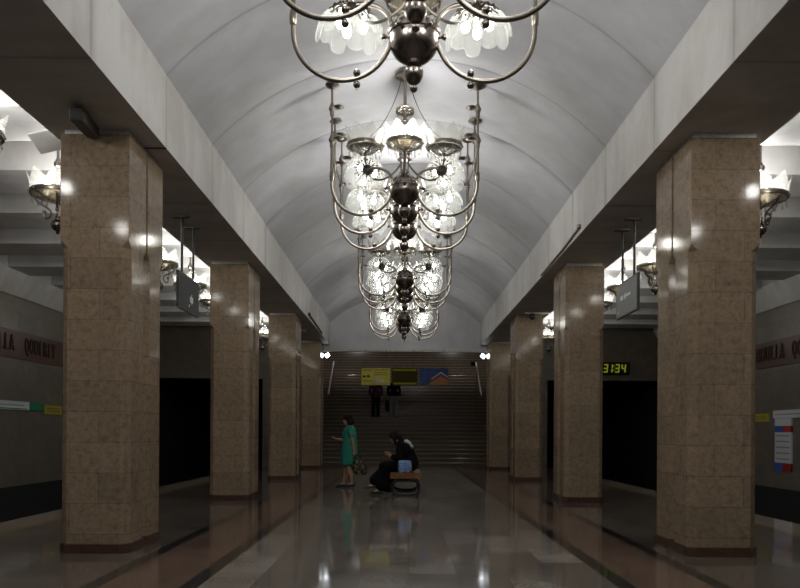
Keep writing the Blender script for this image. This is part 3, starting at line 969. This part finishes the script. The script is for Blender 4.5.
# ------------------------------------------------------------------ digital clock over the right tunnel
t = thing('digital_clock', 'black digital clock with yellow digits over the right tunnel mouth', 'clock', (0, YPT - .1, 3.585))
m = MB(); m.box(6.35, 7.93, -.06, .099, -.22, .22); m.build('case', M['black'], t, smooth=False, bevel=.01)
SEG = {'0': 'abcdef', '1': 'bc', '3': 'abgcd', '4': 'fgbc'}
def digit(ch_, x, w, h):
    m = MB(); th = .045; y0, y1 = -.075, -.0595
    sl = .10
    def bar(xa, xb, za, zb):
        vs = m.box(xa, xb, y0, y1, za, zb)
        for v in vs: v.co.x += sl * v.co.z
    g = .012
    for q in SEG[ch_]:
        if q == 'a': bar(x + g, x + w - g, h / 2 - th, h / 2)
        if q == 'd': bar(x + g, x + w - g, -h / 2, -h / 2 + th)
        if q == 'g': bar(x + g, x + w - g, -th / 2, th / 2)
        if q == 'f': bar(x, x + th, g, h / 2 - g)
        if q == 'b': bar(x + w - th, x + w, g, h / 2 - g)
        if q == 'e': bar(x, x + th, -h / 2 + g, -g)
        if q == 'c': bar(x + w - th, x + w, -h / 2 + g, -g)
    m.build('digit', M['led'], t, smooth=False)
for c_, x in (('3', 6.99), ('1', 7.16), ('3', 7.40), ('4', 7.62)): digit(c_, x, .16, .30)
for zz in (.06, -.08):
    m = MB(); m.box(7.35, 7.38, -.075, -.0595, zz, zz + .035); m.build('colon_dot', M['led'], t, smooth=False)

# ------------------------------------------------------------------ three boards hanging before the stairs
def px(x, y, d): return ((x - 403) * d / 750 - .07, d, 1.3 + (432 - y) * d / 750)
DB = 27.2
def board(x0, x1, y0, y1, name, label, cat, parts, frame='darkmetal'):
    a = px(x0, y1, DB); b = px(x1, y0, DB)
    t = thing(name, label, cat, (0, DB, 0))
    m = MB(); m.box(a[0], b[0], 0, .09, a[2], b[2]); m.build('frame', M[frame], t, smooth=False, bevel=.006)
    w, h = b[0] - a[0], b[2] - a[2]
    for k_, (pn, mat, u0, u1, v0, v1) in enumerate(parts):
        m = MB(); e = .004 + .0018 * k_
        m.box(a[0] + w * u0, a[0] + w * u1, -e, .0, a[2] + h * v0, a[2] + h * v1); m.build(pn, M[mat], t, smooth=False)
    for u in (.15, .85):
        r = MB(); xx = a[0] + w * u
        r.tube([(xx, .045, b[2] - .01), (xx, .045, 4.26 if False else 4.30), (xx, YE - DB - .05, 4.30)], .007, 6); r.build('hanger', M['darkmetal'], t)
    return t, a, w, h
board(361, 390.3, 368, 385.5, 'yellow_billboard', 'yellow advertising board hanging over the stairs, leftmost of three', 'sign',
    [('face', 'yellow', .01, .99, .02, .98), ('print', 'olive', .05, .4, .84, .9), ('print', 'olive', .46, .93, .84, .92), ('print', 'olive', .46, .9, .70, .76), ('print', 'olive', .46, .93, .58, .64), ('print', 'olive', .44, .45, .06, .94),
     ('dark_mark', 'screen', .06, .16, .46, .56), ('dark_mark', 'screen', .2, .3, .46, .58), ('print', 'olive', .05, .38, .22, .3), ('emblem', 'greyprint', .48, .62, .12, .42), ('print', 'greyprint', .7, .78, .16, .3), ('print', 'greyprint', .82, .9, .2, .26)])
t, a, w, h = board(391.6, 417.3, 368, 385.5, 'information_screen', 'dark information screen with yellow text lines, middle of three boards over the stairs', 'screen',
    [('face', 'screen', .01, .99, .02, .98)])
for v0, v1 in ((.83, .94), (.06, .17)):
    for i in range(18):
        if random.random() < .1: continue
        m = MB(); u = .04 + i * .0515
        m.box(a[0] + w * u, a[0] + w * (u + .036), -.008, -.002, a[2] + h * v0, a[2] + h * v1); m.build('lit_block', M['ledtext'], t, smooth=False)
t, a, w, h = board(419.5, 448.3, 368, 385.5, 'picture_billboard', 'blue picture board with a peaked roof, rightmost of three over the stairs', 'sign',
    [('face', 'blue', .01, .99, .02, .98)])
def flat(pts, mat, nm, e):
    m = MB(); m.prism([(a[0] + w * u, a[2] + h * v) for u, v in pts], 'y', -e, -.003); m.build(nm, M[mat], t, smooth=False)
flat([(.30, .04), (.99, .04), (.99, .30), (.75, .62), (.45, .30)], 'orange', 'house_print', .007)
flat([(.34, .26), (.74, .74), (.99, .42), (.99, .28), (.74, .52), (.42, .2)], 'roofred', 'roof_print', .009)
flat([(.40, .40), (.74, .80), (.99, .50), (.99, .46), (.74, .72), (.42, .36)], 'paleprint', 'edge_print', .011)

# stair wall rails and floodlights
for s, nm in ((-1, 'left'), (1, 'right')):
    t = thing('hand_rail', 'grey metal rail sloping down at the %s side of the stairs' % nm, 'rail', (s * 2.98, 0, 0))
    m = MB(); m.tube([(0, 29.2, 2.75), (0, 31.4, 4.22)], .035, 8); m.build('rail', M['steel'], t)
    for y in (31.2,):
        m = MB(); z = 2.75 + (y - 29.2) * 1.47 / 2.2
        m.tube([(0, y, z), (0, y, RISER * (math.floor((y - YS) / RUN) + 1))], .014, 6); m.build('post', M['darkmetal'], t)
    t = thing('spotlight', 'small lit spotlight under the lintel at the %s side of the stair opening' % nm, 'lamp', (s * 2.86, 27.72, 4.10))
    m = MB(); m.box(-.09, .09, -.05, .05, -.09, .09); m.build('housing', M['darkmetal'], t, smooth=False, bevel=.01)
    m = MB(); m.box(-.08, .08, -.056, -.0505, -.08, .08); m.build('lens', M['lamp_lit'], t, smooth=False)
    m = MB(); m.tube([(0, .0, 0), (0, .07, .19)], .02, 8); m.build('bracket', M['darkmetal'], t)
    t.rotation_euler = (R(-20), R(35 * s), 0)
    point((s * 2.7, 33.5, 6.4), 130., .1, (1., .95, .88))
t = thing('security_camera', 'small dark camera fixed to the top of the right stair rail', 'camera', (2.84, 31.3, 4.16))
m = MB(); m.box(-.1, .1, -.2, .15, -.09, .09); m.build('body', M['ironblack'], t, smooth=False, bevel=.02)
m = MB(); m.tube([(0, 0, 0), (.118, 0, .0)], .02, 8); m.build('bracket', M['ironblack'], t)

# ------------------------------------------------------------------ bench
BX, BY = .0, 15.2
t = thing('bench', 'low wooden bench on black oval iron legs in the middle of the hall', 'bench', (BX, BY, 0))
BL = 1.5
for i in range(4):
    m = MB(); x0 = -.315 + i * .158; m.box(x0, x0 + .152, 0, BL, .35, .47); m.build('slat', M['wood'], t, smooth=False, bevel=.01)
for y in (.10, BL - .10):
    m = MB(); pts = []
    for k in range(40):
        a_ = 2 * pi * k / 40
        ca, sa = cos(a_), sin(a_)
        ex = .36
        pts.append((.275 * math.copysign(abs(ca)**.6, ca), y, .175 + .145 * math.copysign(abs(sa)**.75, sa)))
    bmv = m
    m.tube(pts, .032, 8, closed=True)
    m.build('leg', M['ironblack'], t)
m = MB(); m.box(-.02, .02, .1, BL - .1, .31, .352); m.build('rail', M['ironblack'], t, smooth=False)

# ------------------------------------------------------------------ people
def capsule(m, p0, p1, r0, r1, seg=14):
    p0, p1 = V(p0), V(p1)
    d = p1 - p0
    n = 5
    pts, rr = [], []
    L_ = max(d.length, 1e-5); u = d / L_
    for i in range(n + 1):
        a_ = pi / 2 * (1 - i / n); pts.append(p0 - u * r0 * sin(a_)); rr.append(max(r0 * cos(a_), .0008))
    for i in range(n + 1):
        a_ = pi / 2 * i / n; pts.append(p1 + u * r1 * sin(a_)); rr.append(max(r1 * cos(a_), .0008))
    q = [pts[0]]; w = [rr[0]]
    for a_, b_ in zip(pts[1:], rr[1:]):
        if (a_ - q[-1]).length > 1e-6: q.append(a_); w.append(b_)
    m.tube(q, w, seg)

def ellipsoid(m, c, r, rot=None, seg=16):
    n = 10
    start = len(m.bm.verts)
    m.bm.verts.ensure_lookup_table()
    m2 = MB(); m2.ball((0, 0, 0), 1., seg)
    mat = Matrix.Translation(c) @ ((rot or Matrix.Identity(3)).to_4x4()) @ Matrix.Diagonal((*r, 1))
    bmesh.ops.transform(m2.bm, matrix=mat, verts=m2.bm.verts)
    me = bpy.data.meshes.new('t'); m2.bm.to_mesh(me); m2.bm.free()
    m.bm.from_mesh(me); bpy.data.meshes.remove(me)

def blob(m, name, mat, parent, voxel=.009, smooth=4):
    """fuse everything in m into one continuous skin"""
    bmesh.ops.recalc_face_normals(m.bm, faces=m.bm.faces)
    me = bpy.data.meshes.new('t'); m.bm.to_mesh(me); m.bm.free()
    o = bpy.data.objects.new('t', me); COL.objects.link(o)
    r = o.modifiers.new('r', 'REMESH'); r.mode = 'VOXEL'; r.voxel_size = voxel; r.use_smooth_shade = True
    if smooth:
        s_ = o.modifiers.new('s', 'SMOOTH'); s_.factor = .5; s_.iterations = smooth
    dg = bpy.context.evaluated_depsgraph_get()
    nm = bpy.data.meshes.new_from_object(o.evaluated_get(dg))
    bpy.data.objects.remove(o); bpy.data.meshes.remove(me)
    nm.name = name; nm.materials.clear(); nm.materials.append(mat)
    nm.polygons.foreach_set('use_smooth', [True] * len(nm.polygons))
    q = bpy.data.objects.new(name, nm); COL.objects.link(q)
    if parent is not None: q.parent = parent
    return q

def hand(m, wrist, dirn, palm_n, curl=.5, side=1):
    """palm, four bent fingers and a thumb; dirn = along the hand, palm_n = out of the palm"""
    d = V(dirn).normalized(); n = (V(palm_n) - d * V(palm_n).dot(d)).normalized(); l = d.cross(n) * side
    w = V(wrist)
    for k, off in enumerate((-.03, -.01, .01, .03)):
        base = w + d * .085 + l * off
        capsule(m, w + l * off * .6, base, .014, .0125, 8)
        ln = (.036, .042, .040, .032)[k]
        p = base; dd = d.copy()
        for j in range(3):
            a_ = curl * (.5, .8, .6)[j]
            dd = (dd * cos(a_) + n * sin(a_)).normalized()
            q = p + dd * ln * (1, .72, .55)[j]
            capsule(m, p, q, .0095 - .001 * j, .0088 - .001 * j, 8)
            p = q
    b = w + d * .025 - l * .028
    q = b + (d * .7 - l * .6 + n * .35).normalized() * .042
    capsule(m, b, q, .013, .011, 8)
    capsule(m, q, q + (d * .85 - l * .1 + n * .45).normalized() * .032, .0105, .0085, 8)

def head(m, c, f, up=(0, 0, 1), s=1.):
    """head centred at c looking along f; returns a frame"""
    f = V(f).normalized(); up = V(up); r = f.cross(up).normalized(); u = r.cross(f)
    rot = Matrix((r, f, u)).transposed()
    c = V(c)
    P = lambda x, y, z: c + rot @ V((x, y, z)) * s
    ellipsoid(m, P(0, -.012, .025), (.074 * s, .094 * s, .092 * s), rot)
    ellipsoid(m, P(0, .028, -.045), (.056 * s, .062 * s, .072 * s), rot)
    ellipsoid(m, P(0, .07, -.085), (.024 * s, .022 * s, .022 * s), rot)
    capsule(m, P(0, .083, .012), P(0, .104, -.03), .010 * s, .0145 * s, 8)
    ellipsoid(m, P(0, .083, -.058), (.024 * s, .012 * s, .009 * s), rot)
    for sx in (-1, 1):
        ellipsoid(m, P(sx * .076, -.005, -.012), (.010 * s, .020 * s, .032 * s), rot)
        ellipsoid(m, P(sx * .033, .076, .022), (.022 * s, .012 * s, .008 * s), rot)
    return P, rot

def eyes(P, parent):
    for sx in (-1, 1):
        m = MB(); m.ball(P(sx * .031, .082, .002), .0105, 10); m.build('eye', M['shoe'], parent)

def shoe(m, ankle, fwd, heel=.0):
    a_ = V(ankle); f = V((fwd[0], fwd[1], 0)).normalized()
    z0 = a_.z - .085
    capsule(m, (a_.x - f.x * .045, a_.y - f.y * .045, z0 + .045 + heel), (a_.x + f.x * .11, a_.y + f.y * .11, z0 + .034), .036, .034, 12)
    capsule(m, (a_.x + f.x * .09, a_.y + f.y * .09, z0 + .032), (a_.x + f.x * .17, a_.y + f.y * .17, z0 + .026), .036, .025, 12)
    capsule(m, (a_.x - f.x * .045, a_.y - f.y * .045, z0 + .03), (a_.x - f.x * .05, a_.y - f.y * .05, z0 + .016), .022, .015, 10)

# ---- woman in the green dress, walking left
def woman():
    t = thing('person', 'woman in a teal green dress walking left, looking at her phone', 'person', (-1.30, 17.55, 0))
    f = V((-1, -.12, 0)).normalized(); l = V((0, -1, 0))            # her left side is towards us
    m = MB()
    hipL, hipR = V((.0, -.085, .88)), V((.0, .085, .88))
    kneeL, kneeR = V((-.03, -.08, .48)), V((-.10, .09, .49))
    ankL, ankR = V((.06, -.08, .095)), V((-.15, .09, .085))
    for h_, k_, a_ in ((hipL, kneeL, ankL), (hipR, kneeR, ankR)):
        capsule(m, h_, k_, .088, .056); capsule(m, k_, k_ * .55 + a_ * .45 + V((.02, 0, 0)), .055, .054); capsule(m, k_ * .55 + a_ * .45 + V((.02, 0, 0)), a_, .053, .034)
        capsule(m, a_, a_ + V((-.12, 0, -.055)), .034, .026)
    capsule(m, (0, -.07, .92), (0, .07, .92), .115, .115)
    capsule(m, (0, -.05, 1.08), (0, .05, 1.08), .10, .10)
    capsule(m, (-.02, -.06, 1.26), (-.02, .06, 1.26), .11, .11)
    capsule(m, (-.0, -.12, 1.37), (0, .12, 1.37), .06, .06)
    capsule(m, (0, 0, .95), (-.01, 0, 1.36), .10, .09)
    capsule(m, (-.01, 0, 1.38), (-.045, 0, 1.50), .05, .046)
    P, rot = head(m, (-.065, -.005, 1.575), (-1, -.16, -.28), s=1.0)
    shL, shR = V((.01, -.175, 1.365)), V((-.02, .175, 1.365))
    elL, wrL = V((.07, -.225, 1.09)), V((.115, -.215, .85))
    elR, wrR = V((-.08, .20, 1.08)), V((-.27, .13, 1.12))
    for a_, b_, c_ in ((shL, elL, wrL), (shR, elR, wrR)):
        capsule(m, a_, b_, .05, .038); capsule(m, b_, c_, .038, .026)
    hand(m, wrL, (.1, .02, -1), (-.3, .9, 0), 1.0, 1)
    hand(m, wrR, (-1, -.15, .12), (-.1, -.2, .9), .55, 1)
    body = blob(m, 'body', M['skin'], t, .0075, 3)
    eyes(P, t)
    # dress: fitted top, straight skirt to the knee, short sleeves
    d = MB()
    rows = [(.52, -.035, .15, .165), (.60, -.03, .155, .172), (.75, -.015, .155, .18), (.90, 0, .148, .185), (1.0, .0, .132, .17), (1.10, -.005, .122, .155), (1.22, -.015, .135, .165), (1.30, -.015, .125, .17), (1.37, -.008, .10, .185), (1.42, -.008, .075, .13), (1.445, -.012, .064, .075)]
    seg = 28; rings = []
    for z, cx, rx, ry in rows:
        fold = .010 if z < .8 else .0
        rx = rx * 1.16 + .012; ry = ry * 1.04 + .008 if z < 1.38 else ry
        rings.append([d.bm.verts.new((cx + (rx + fold * sin(k * 5 * 2 * pi / seg)) * cos(2 * pi * k / seg), (ry + fold * sin(k * 5 * 2 * pi / seg)) * sin(2 * pi * k / seg), z)) for k in range(seg)])
    for a_, b_ in zip(rings, rings[1:]):
        for k in range(seg): d.bm.faces.new((a_[k], a_[(k + 1) % seg], b_[(k + 1) % seg], b_[k]))
    dr = d.build('dress', M['teal'], t, angle=80)
    s_ = dr.modifiers.new('sub', 'SUBSURF'); s_.levels = s_.render_levels = 1
    so_ = dr.modifiers.new('th', 'SOLIDIFY'); so_.thickness = .006; so_.offset = 0
    for a_, b_ in ((shL, elL), (shR, elR)):
        q = MB(); e = a_ + (b_ - a_) * .55
        q.tube([a_ + V((0, 0, .045)) - (b_ - a_) * .02, a_ + (b_ - a_) * .15, a_ + (b_ - a_) * .35, e], [.05, .064, .066, .070], 16)
        q.build('sleeve', M['teal'], t, angle=80)
    # bobbed hair
    h_ = MB()
    ellipsoid(h_, P(0, -.03, .05), (.098, .118, .10), rot); ellipsoid(h_, P(0, -.075, -.04), (.098, .075, .10), rot)
    for sx in (-1, 1): ellipsoid(h_, P(sx * .074, -.03, -.045), (.032, .065, .10), rot)
    ellipsoid(h_, P(0, .055, .085), (.062, .045, .028), rot)
    blob(h_, 'hair', M['hair'], t, .009, 3)
    for a_, nm in ((ankL, 'l'), (ankR, 'r')):
        q = MB(); shoe(q, a_, (-1, -.05), .012); blob(q, 'shoe', M['shoe'], t, .007, 2)
    # phone and handbag are their own things
    W = V(t.location)
    pm = MB(); c = W + wrR + V((-.10, -.03, .03))
    rt = Matrix.Rotation(R(-25), 3, 'Y')
    pm.obox(c, (.14, .07, .01), rt)
    o = pm.build('body', M['ironblack'], None, smooth=False, bevel=.003)
    p_ = thing('mobile_phone', 'small dark phone held in the outstretched hand of the woman in green', 'phone', (0, 0, 0)); o.parent = p_
    sm = MB(); sm.obox(c + rt @ V((0, 0, .0055)), (.125, .062, .002), rt); sm.build('screen', M['poster'], p_, smooth=False)
    b_ = thing('handbag', 'black and yellow patterned bag hanging from the hand of the woman in green', 'bag', W + wrL + V((.03, .015, -.10)))
    q = MB()
    segs = [(0, .0, .03), (-.10, .13, .06), (-.22, .17, .075), (-.33, .15, .07), (-.38, .12, .05)]
    rr = []
    for z, rx, ry in segs:
        rr.append([q.bm.verts.new((.06 + z * -.18 + (rx or .06) * cos(2 * pi * k / 20), ry * sin(2 * pi * k / 20), z - .06)) for k in range(20)])
    for a_, c_ in zip(rr, rr[1:]):
        for k in range(20): q.bm.faces.new((a_[k], a_[(k + 1) % 20], c_[(k + 1) % 20], c_[k]))
    q.bm.faces.new(rr[0]); q.bm.faces.new(rr[-1])
    q.build('pouch', M['bagdark'], b_, angle=60)
    for y in (-.02, .02):
        k = MB(); k.tube(bez((.0, y, -.07), (-.04, y * .5, .06), (.06, y * .5, .06), (.13, y, -.08), 10), .008, 6); k.build('handle', M['blackcloth'], b_)
woman()

# ---- seated person in black, bent over
def sitter():
    t = thing('person', 'person in black sitting bent forward on the bench, one leg crossed', 'person', (BX, BY + .36, 0))
    m = MB()
    pel = V((.06, 0, .615)); chest = V((-.06, 0, .93)); neck = V((-.13, 0, 1.06))
    hipN, hipF = V((.03, -.09, .598)), V((.03, .09, .598))
    knN, anN = V((-.46, -.08, .60)), V((-.55, -.07, .10))
    knF, anF = V((-.44, .08, .54)), V((-.68, .05, .20))
    for h_, k_, a_ in ((hipN, knN, anN), (hipF, knF, anF)):
        capsule(m, h_, k_, .085, .056); capsule(m, k_, a_, .055, .035); capsule(m, a_, a_ + V((-.11, 0, -.05)), .035, .026)
    capsule(m, pel + V((0, -.07, 0)), pel + V((0, .07, 0)), .11, .11)
    capsule(m, pel, chest, .11, .115)
    capsule(m, chest + V((0, -.08, 0)), chest + V((0, .08, 0)), .11, .11)
    capsule(m, chest + V((-.02, -.13, .07)), chest + V((-.02, .13, .07)), .06, .06)
    capsule(m, chest + V((-.04, 0, .08)), V((-.21, 0, 1.14)), .055, .05)
    P, rot = head(m, (-.255, 0, 1.185), (-1, -.1, -.75), up=(0, 0, 1))
    shN, shF = chest + V((-.03, -.18, .07)), chest + V((-.03, .18, .07))
    elN, wrN = V((-.14, -.24, .75)), V((-.31, -.13, .80))
    elF, wrF = V((-.16, .22, .75)), V((-.33, .08, .80))
    for a_, b_, c_ in ((shN, elN, wrN), (shF, elF, wrF)):
        capsule(m, a_, b_, .052, .04); capsule(m, b_, c_, .04, .027)
    hand(m, wrN, (-.8, .35, .45), (0, .8, .3), .6, 1)
    hand(m, wrF, (-.8, -.25, .45), (0, -.8, .3), .6, -1)
    blob(m, 'body', M['skin'], t, .0075, 3)
    eyes(P, t)
    # loose black top
    j = MB()
    capsule(j, pel + V((.02, -.07, -.0)), pel + V((.02, .07, -.0)), .142, .142)
    capsule(j, pel + V((.03, 0, .04)), chest + V((.03, 0, 0)), .18, .185); capsule(j, chest + V((.02, -.08, 0)), chest + V((.02, .08, 0)), .17, .17)
    capsule(j, chest + V((-.02, -.14, .07)), chest + V((-.02, .14, .07)), .075, .075)
    capsule(j, chest + V((-.03, 0, .09)), V((-.15, 0, 1.07)), .09, .07)
    for a_, b_, c_ in ((shN, elN, wrN), (shF, elF, wrF)):
        capsule(j, a_, b_, .085, .076); capsule(j, b_, b_ + (c_ - b_) * .7, .072, .055)
    blob(j, 'jacket', M['blackcloth'], t, .012, 5)
    # wide skirt draped from the lap to the ankles
    k = MB()
    capsule(k, pel + V((0, -.06, 0)), pel + V((0, .06, 0)), .14, .14)
    for h_, kn_, a_ in ((hipN, knN, anN), (hipF, knF, anF)):
        capsule(k, h_, kn_, .12, .095); capsule(k, kn_, a_ + V((.04, 0, .10)), .09, .12)
    capsule(k, (-.44, 0, .5), (-.46, 0, .22), .10, .15); capsule(k, (-.30, -.02, .45), (-.36, -.02, .16), .10, .12)
    blob(k, 'skirt', M['blackcloth'], t, .014, 6)
    # long hair falling forward
    h_ = MB()
    ellipsoid(h_, P(0, -.025, .04), (.092, .105, .098), rot); ellipsoid(h_, P(0, -.07, -.03), (.088, .07, .09), rot)
    capsule(h_, P(-.075, .0, .0), P(-.085, .05, -.13), .04, .025); capsule(h_, P(.075, .0, .0), P(.085, .05, -.13), .04, .025)
    capsule(h_, P(0, -.08, -.05), chest + V((.10, -.03, .03)), .075, .045)
    blob(h_, 'hair', M['hair'], t, .010, 3)
    # white patch on the shoulder blade
    w = MB()
    for i, (dx, dz) in enumerate(((.07, .17), (.12, .13), (.165, .07))):
        ellipsoid(w, chest + V((dx, -.08, dz)), (.055, .06, .05))
    o = blob(w, 'collar', M['whitecloth'], t, .010, 3); o['label'] = 'white patch of cloth at the shoulder'
    for a_ in (anN, anF):
        q = MB(); shoe(q, a_, (-1, 0)); blob(q, 'shoe', M['shoe'], t, .007, 2)
    W = V(t.location)
    p_ = thing('mobile_phone', 'small dark phone in the lap of the seated person in black', 'phone', (0, 0, 0))
    q = MB(); q.obox(W + V((-.385, -.03, .875)), (.012, .07, .14), Matrix.Rotation(R(35), 3, 'Y')); q.build('body', M['ironblack'], p_, smooth=False, bevel=.003)
    b_ = thing('shoulder_bag', 'blue and pink patterned cloth bag resting on the bench beside the seated person', 'bag', (BX - .02, BY + .06, .472))
    q = MB(); rr = []
    for z, rx, ry in ((0, .12, .05), (.02, .14, .065), (.10, .145, .07), (.18, .14, .06), (.235, .13, .03), (.25, .12, .012)):
        rr.append([q.bm.verts.new((math.copysign(abs(cos(2 * pi * k / 24))**.6, cos(2 * pi * k / 24)) * rx, ry * sin(2 * pi * k / 24), z)) for k in range(24)])
    for a_, c_ in zip(rr, rr[1:]):
        for k in range(24): q.bm.faces.new((a_[k], a_[(k + 1) % 24], c_[(k + 1) % 24], c_[k]))
    q.bm.faces.new(rr[0]); q.bm.faces.new(rr[-1])
    q.build('pouch', M['bagblue'], b_, angle=60)
    k = MB(); k.tube(bez((-.09, 0, .24), (-.07, 0, .34), (.07, 0, .34), (.09, 0, .24), 10), .008, 6); k.build('strap', M['blackcloth'], b_)
sitter()

# ---- two people standing on the stairs, heads behind the boards
def stander(x, label, top, trousers, bag):
    kst = 11
    t = thing('person', label, 'person', (x, YS + RUN * kst + .15, RISER * (kst + 1)), 0, 'people on the stairs')
    m = MB(); g = MB()
    for s in (-1, 1):
        h_, k_, a_ = V((s * .09, 0, .88)), V((s * .10, .03 * s, .48)), V((s * .10, .0, .09))
        capsule(m, h_, k_, .085, .055); capsule(m, k_, a_, .054, .036); capsule(m, a_, a_ + V((0, .11, -.055)), .035, .027)
        capsule(g, h_, k_, .105, .085); capsule(g, k_, a_ + V((0, 0, -.02)), .084, .078)
        q = MB(); shoe(q, a_ + V((0, 0, -.004)), (0, 1)); blob(q, 'shoe', M['shoe'], t, .009, 2)
    capsule(g, (-.07, 0, .93), (.07, 0, .93), .115, .115)
    capsule(m, (-.07, 0, .92), (.07, 0, .92), .11, .11)
    capsule(m, (0, 0, .95), (0, 0, 1.36), .115, .11); capsule(m, (-.08, 0, 1.28), (.08, 0, 1.28), .11, .11)
    capsule(m, (-.15, 0, 1.40), (.15, 0, 1.40), .06, .06); capsule(m, (0, 0, 1.40), (0, .02, 1.52), .055, .05)
    P, rot = head(m, (0, .03, 1.60), (0.1, 1, -.05))
    u = MB()
    capsule(u, (-.075, 0, .97), (.075, 0, .97), .135, .135); capsule(u, (0, 0, 1.0), (0, 0, 1.36), .145, .13); capsule(u, (-.09, 0, 1.28), (.09, 0, 1.28), .125, .125)
    capsule(u, (-.16, 0, 1.40), (.16, 0, 1.40), .07, .07)
    for s in (-1, 1):
        a_, b_, c_ = V((s * .20, 0, 1.39)), V((s * .25, .0, 1.12)), V((s * .25, .06, .88))
        capsule(m, a_, b_, .052, .04); capsule(m, b_, c_, .04, .028)
        hand(m, c_, (0, .1, -1), (-s, .1, 0), .5, s)
        capsule(u, a_, b_, .072, .058); capsule(u, b_, b_ + (c_ - b_) * .75, .056, .046)
    blob(m, 'body', M['skin'], t, .009, 3)
    blob(u, 'shirt', top, t, .012, 4); blob(g, 'trousers', trousers, t, .012, 4)
    eyes(P, t)
    h_ = MB(); ellipsoid(h_, P(0, -.03, .045), (.084, .095, .085), rot); ellipsoid(h_, P(0, -.06, -.03), (.078, .05, .07), rot)
    blob(h_, 'hair', M['hair'], t, .010, 3)
    if bag:
        b_ = thing('tote_bag', 'long dark bag hanging beside the person in grey trousers on the stairs', 'bag', V(t.location) + V((-.27, .07, .80)))
        q = MB(); q.lathe([(0, -.52), (.06, -.52), (.085, -.46), (.085, -.2), (.055, -.10), (.03, -.06), (0, -.06)], seg=16, sx=1., sy=.5); q.build('pouch', M['blackcloth'], b_)
        k = MB(); k.tube(bez((-.03, 0, -.07), (-.025, 0, .05), (.025, 0, .05), (.03, 0, -.07), 8), .008, 6); k.build('handle', M['blackcloth'], b_)
stander(-1.22, 'person in black trousers standing on the stairs behind the yellow board', M['plum'], M['blackcloth'], False)
stander(-.46, 'person in grey trousers standing on the stairs behind the dark screen', M['blackcloth'], M['greycloth'], True)

# ------------------------------------------------------------------ world, camera, view
w = bpy.data.worlds.new('world'); scn.world = w; w.use_nodes = True
w.node_tree.nodes['Background'].inputs['Color'].default_value = (.9, .95, 1, 1)
w.node_tree.nodes['Background'].inputs['Strength'].default_value = .004

cam = bpy.data.cameras.new('camera')
co = bpy.data.objects.new('camera', cam); COL.objects.link(co)
cam.sensor_width = 36.; cam.sensor_fit = 'HORIZONTAL'
cam.lens = 36. * 750 / 800
cam.shift_x = -3 / 800; cam.shift_y = 138 / 800
cam.clip_start = .05; cam.clip_end = 200
co.location = (-.062, 0, 1.3)
co.rotation_euler = (R(90), R(-.33), 0)
scn.camera = co

vs = scn.view_settings
scn.display_settings.display_device = 'sRGB'
vs.view_transform = 'Standard'; vs.look = 'None'; vs.gamma = 1.; vs.use_curve_mapping = False
vs.exposure = -.1
scn.cycles.use_denoising = True
scn.cycles.max_bounces = 8
scn.cycles.transparent_max_bounces = 16
scn.cycles.sample_clamp_indirect = 10.
scn.cycles.diffuse_bounces = 6
scn.cycles.caustics_reflective = False
scn.cycles.caustics_refractive = False
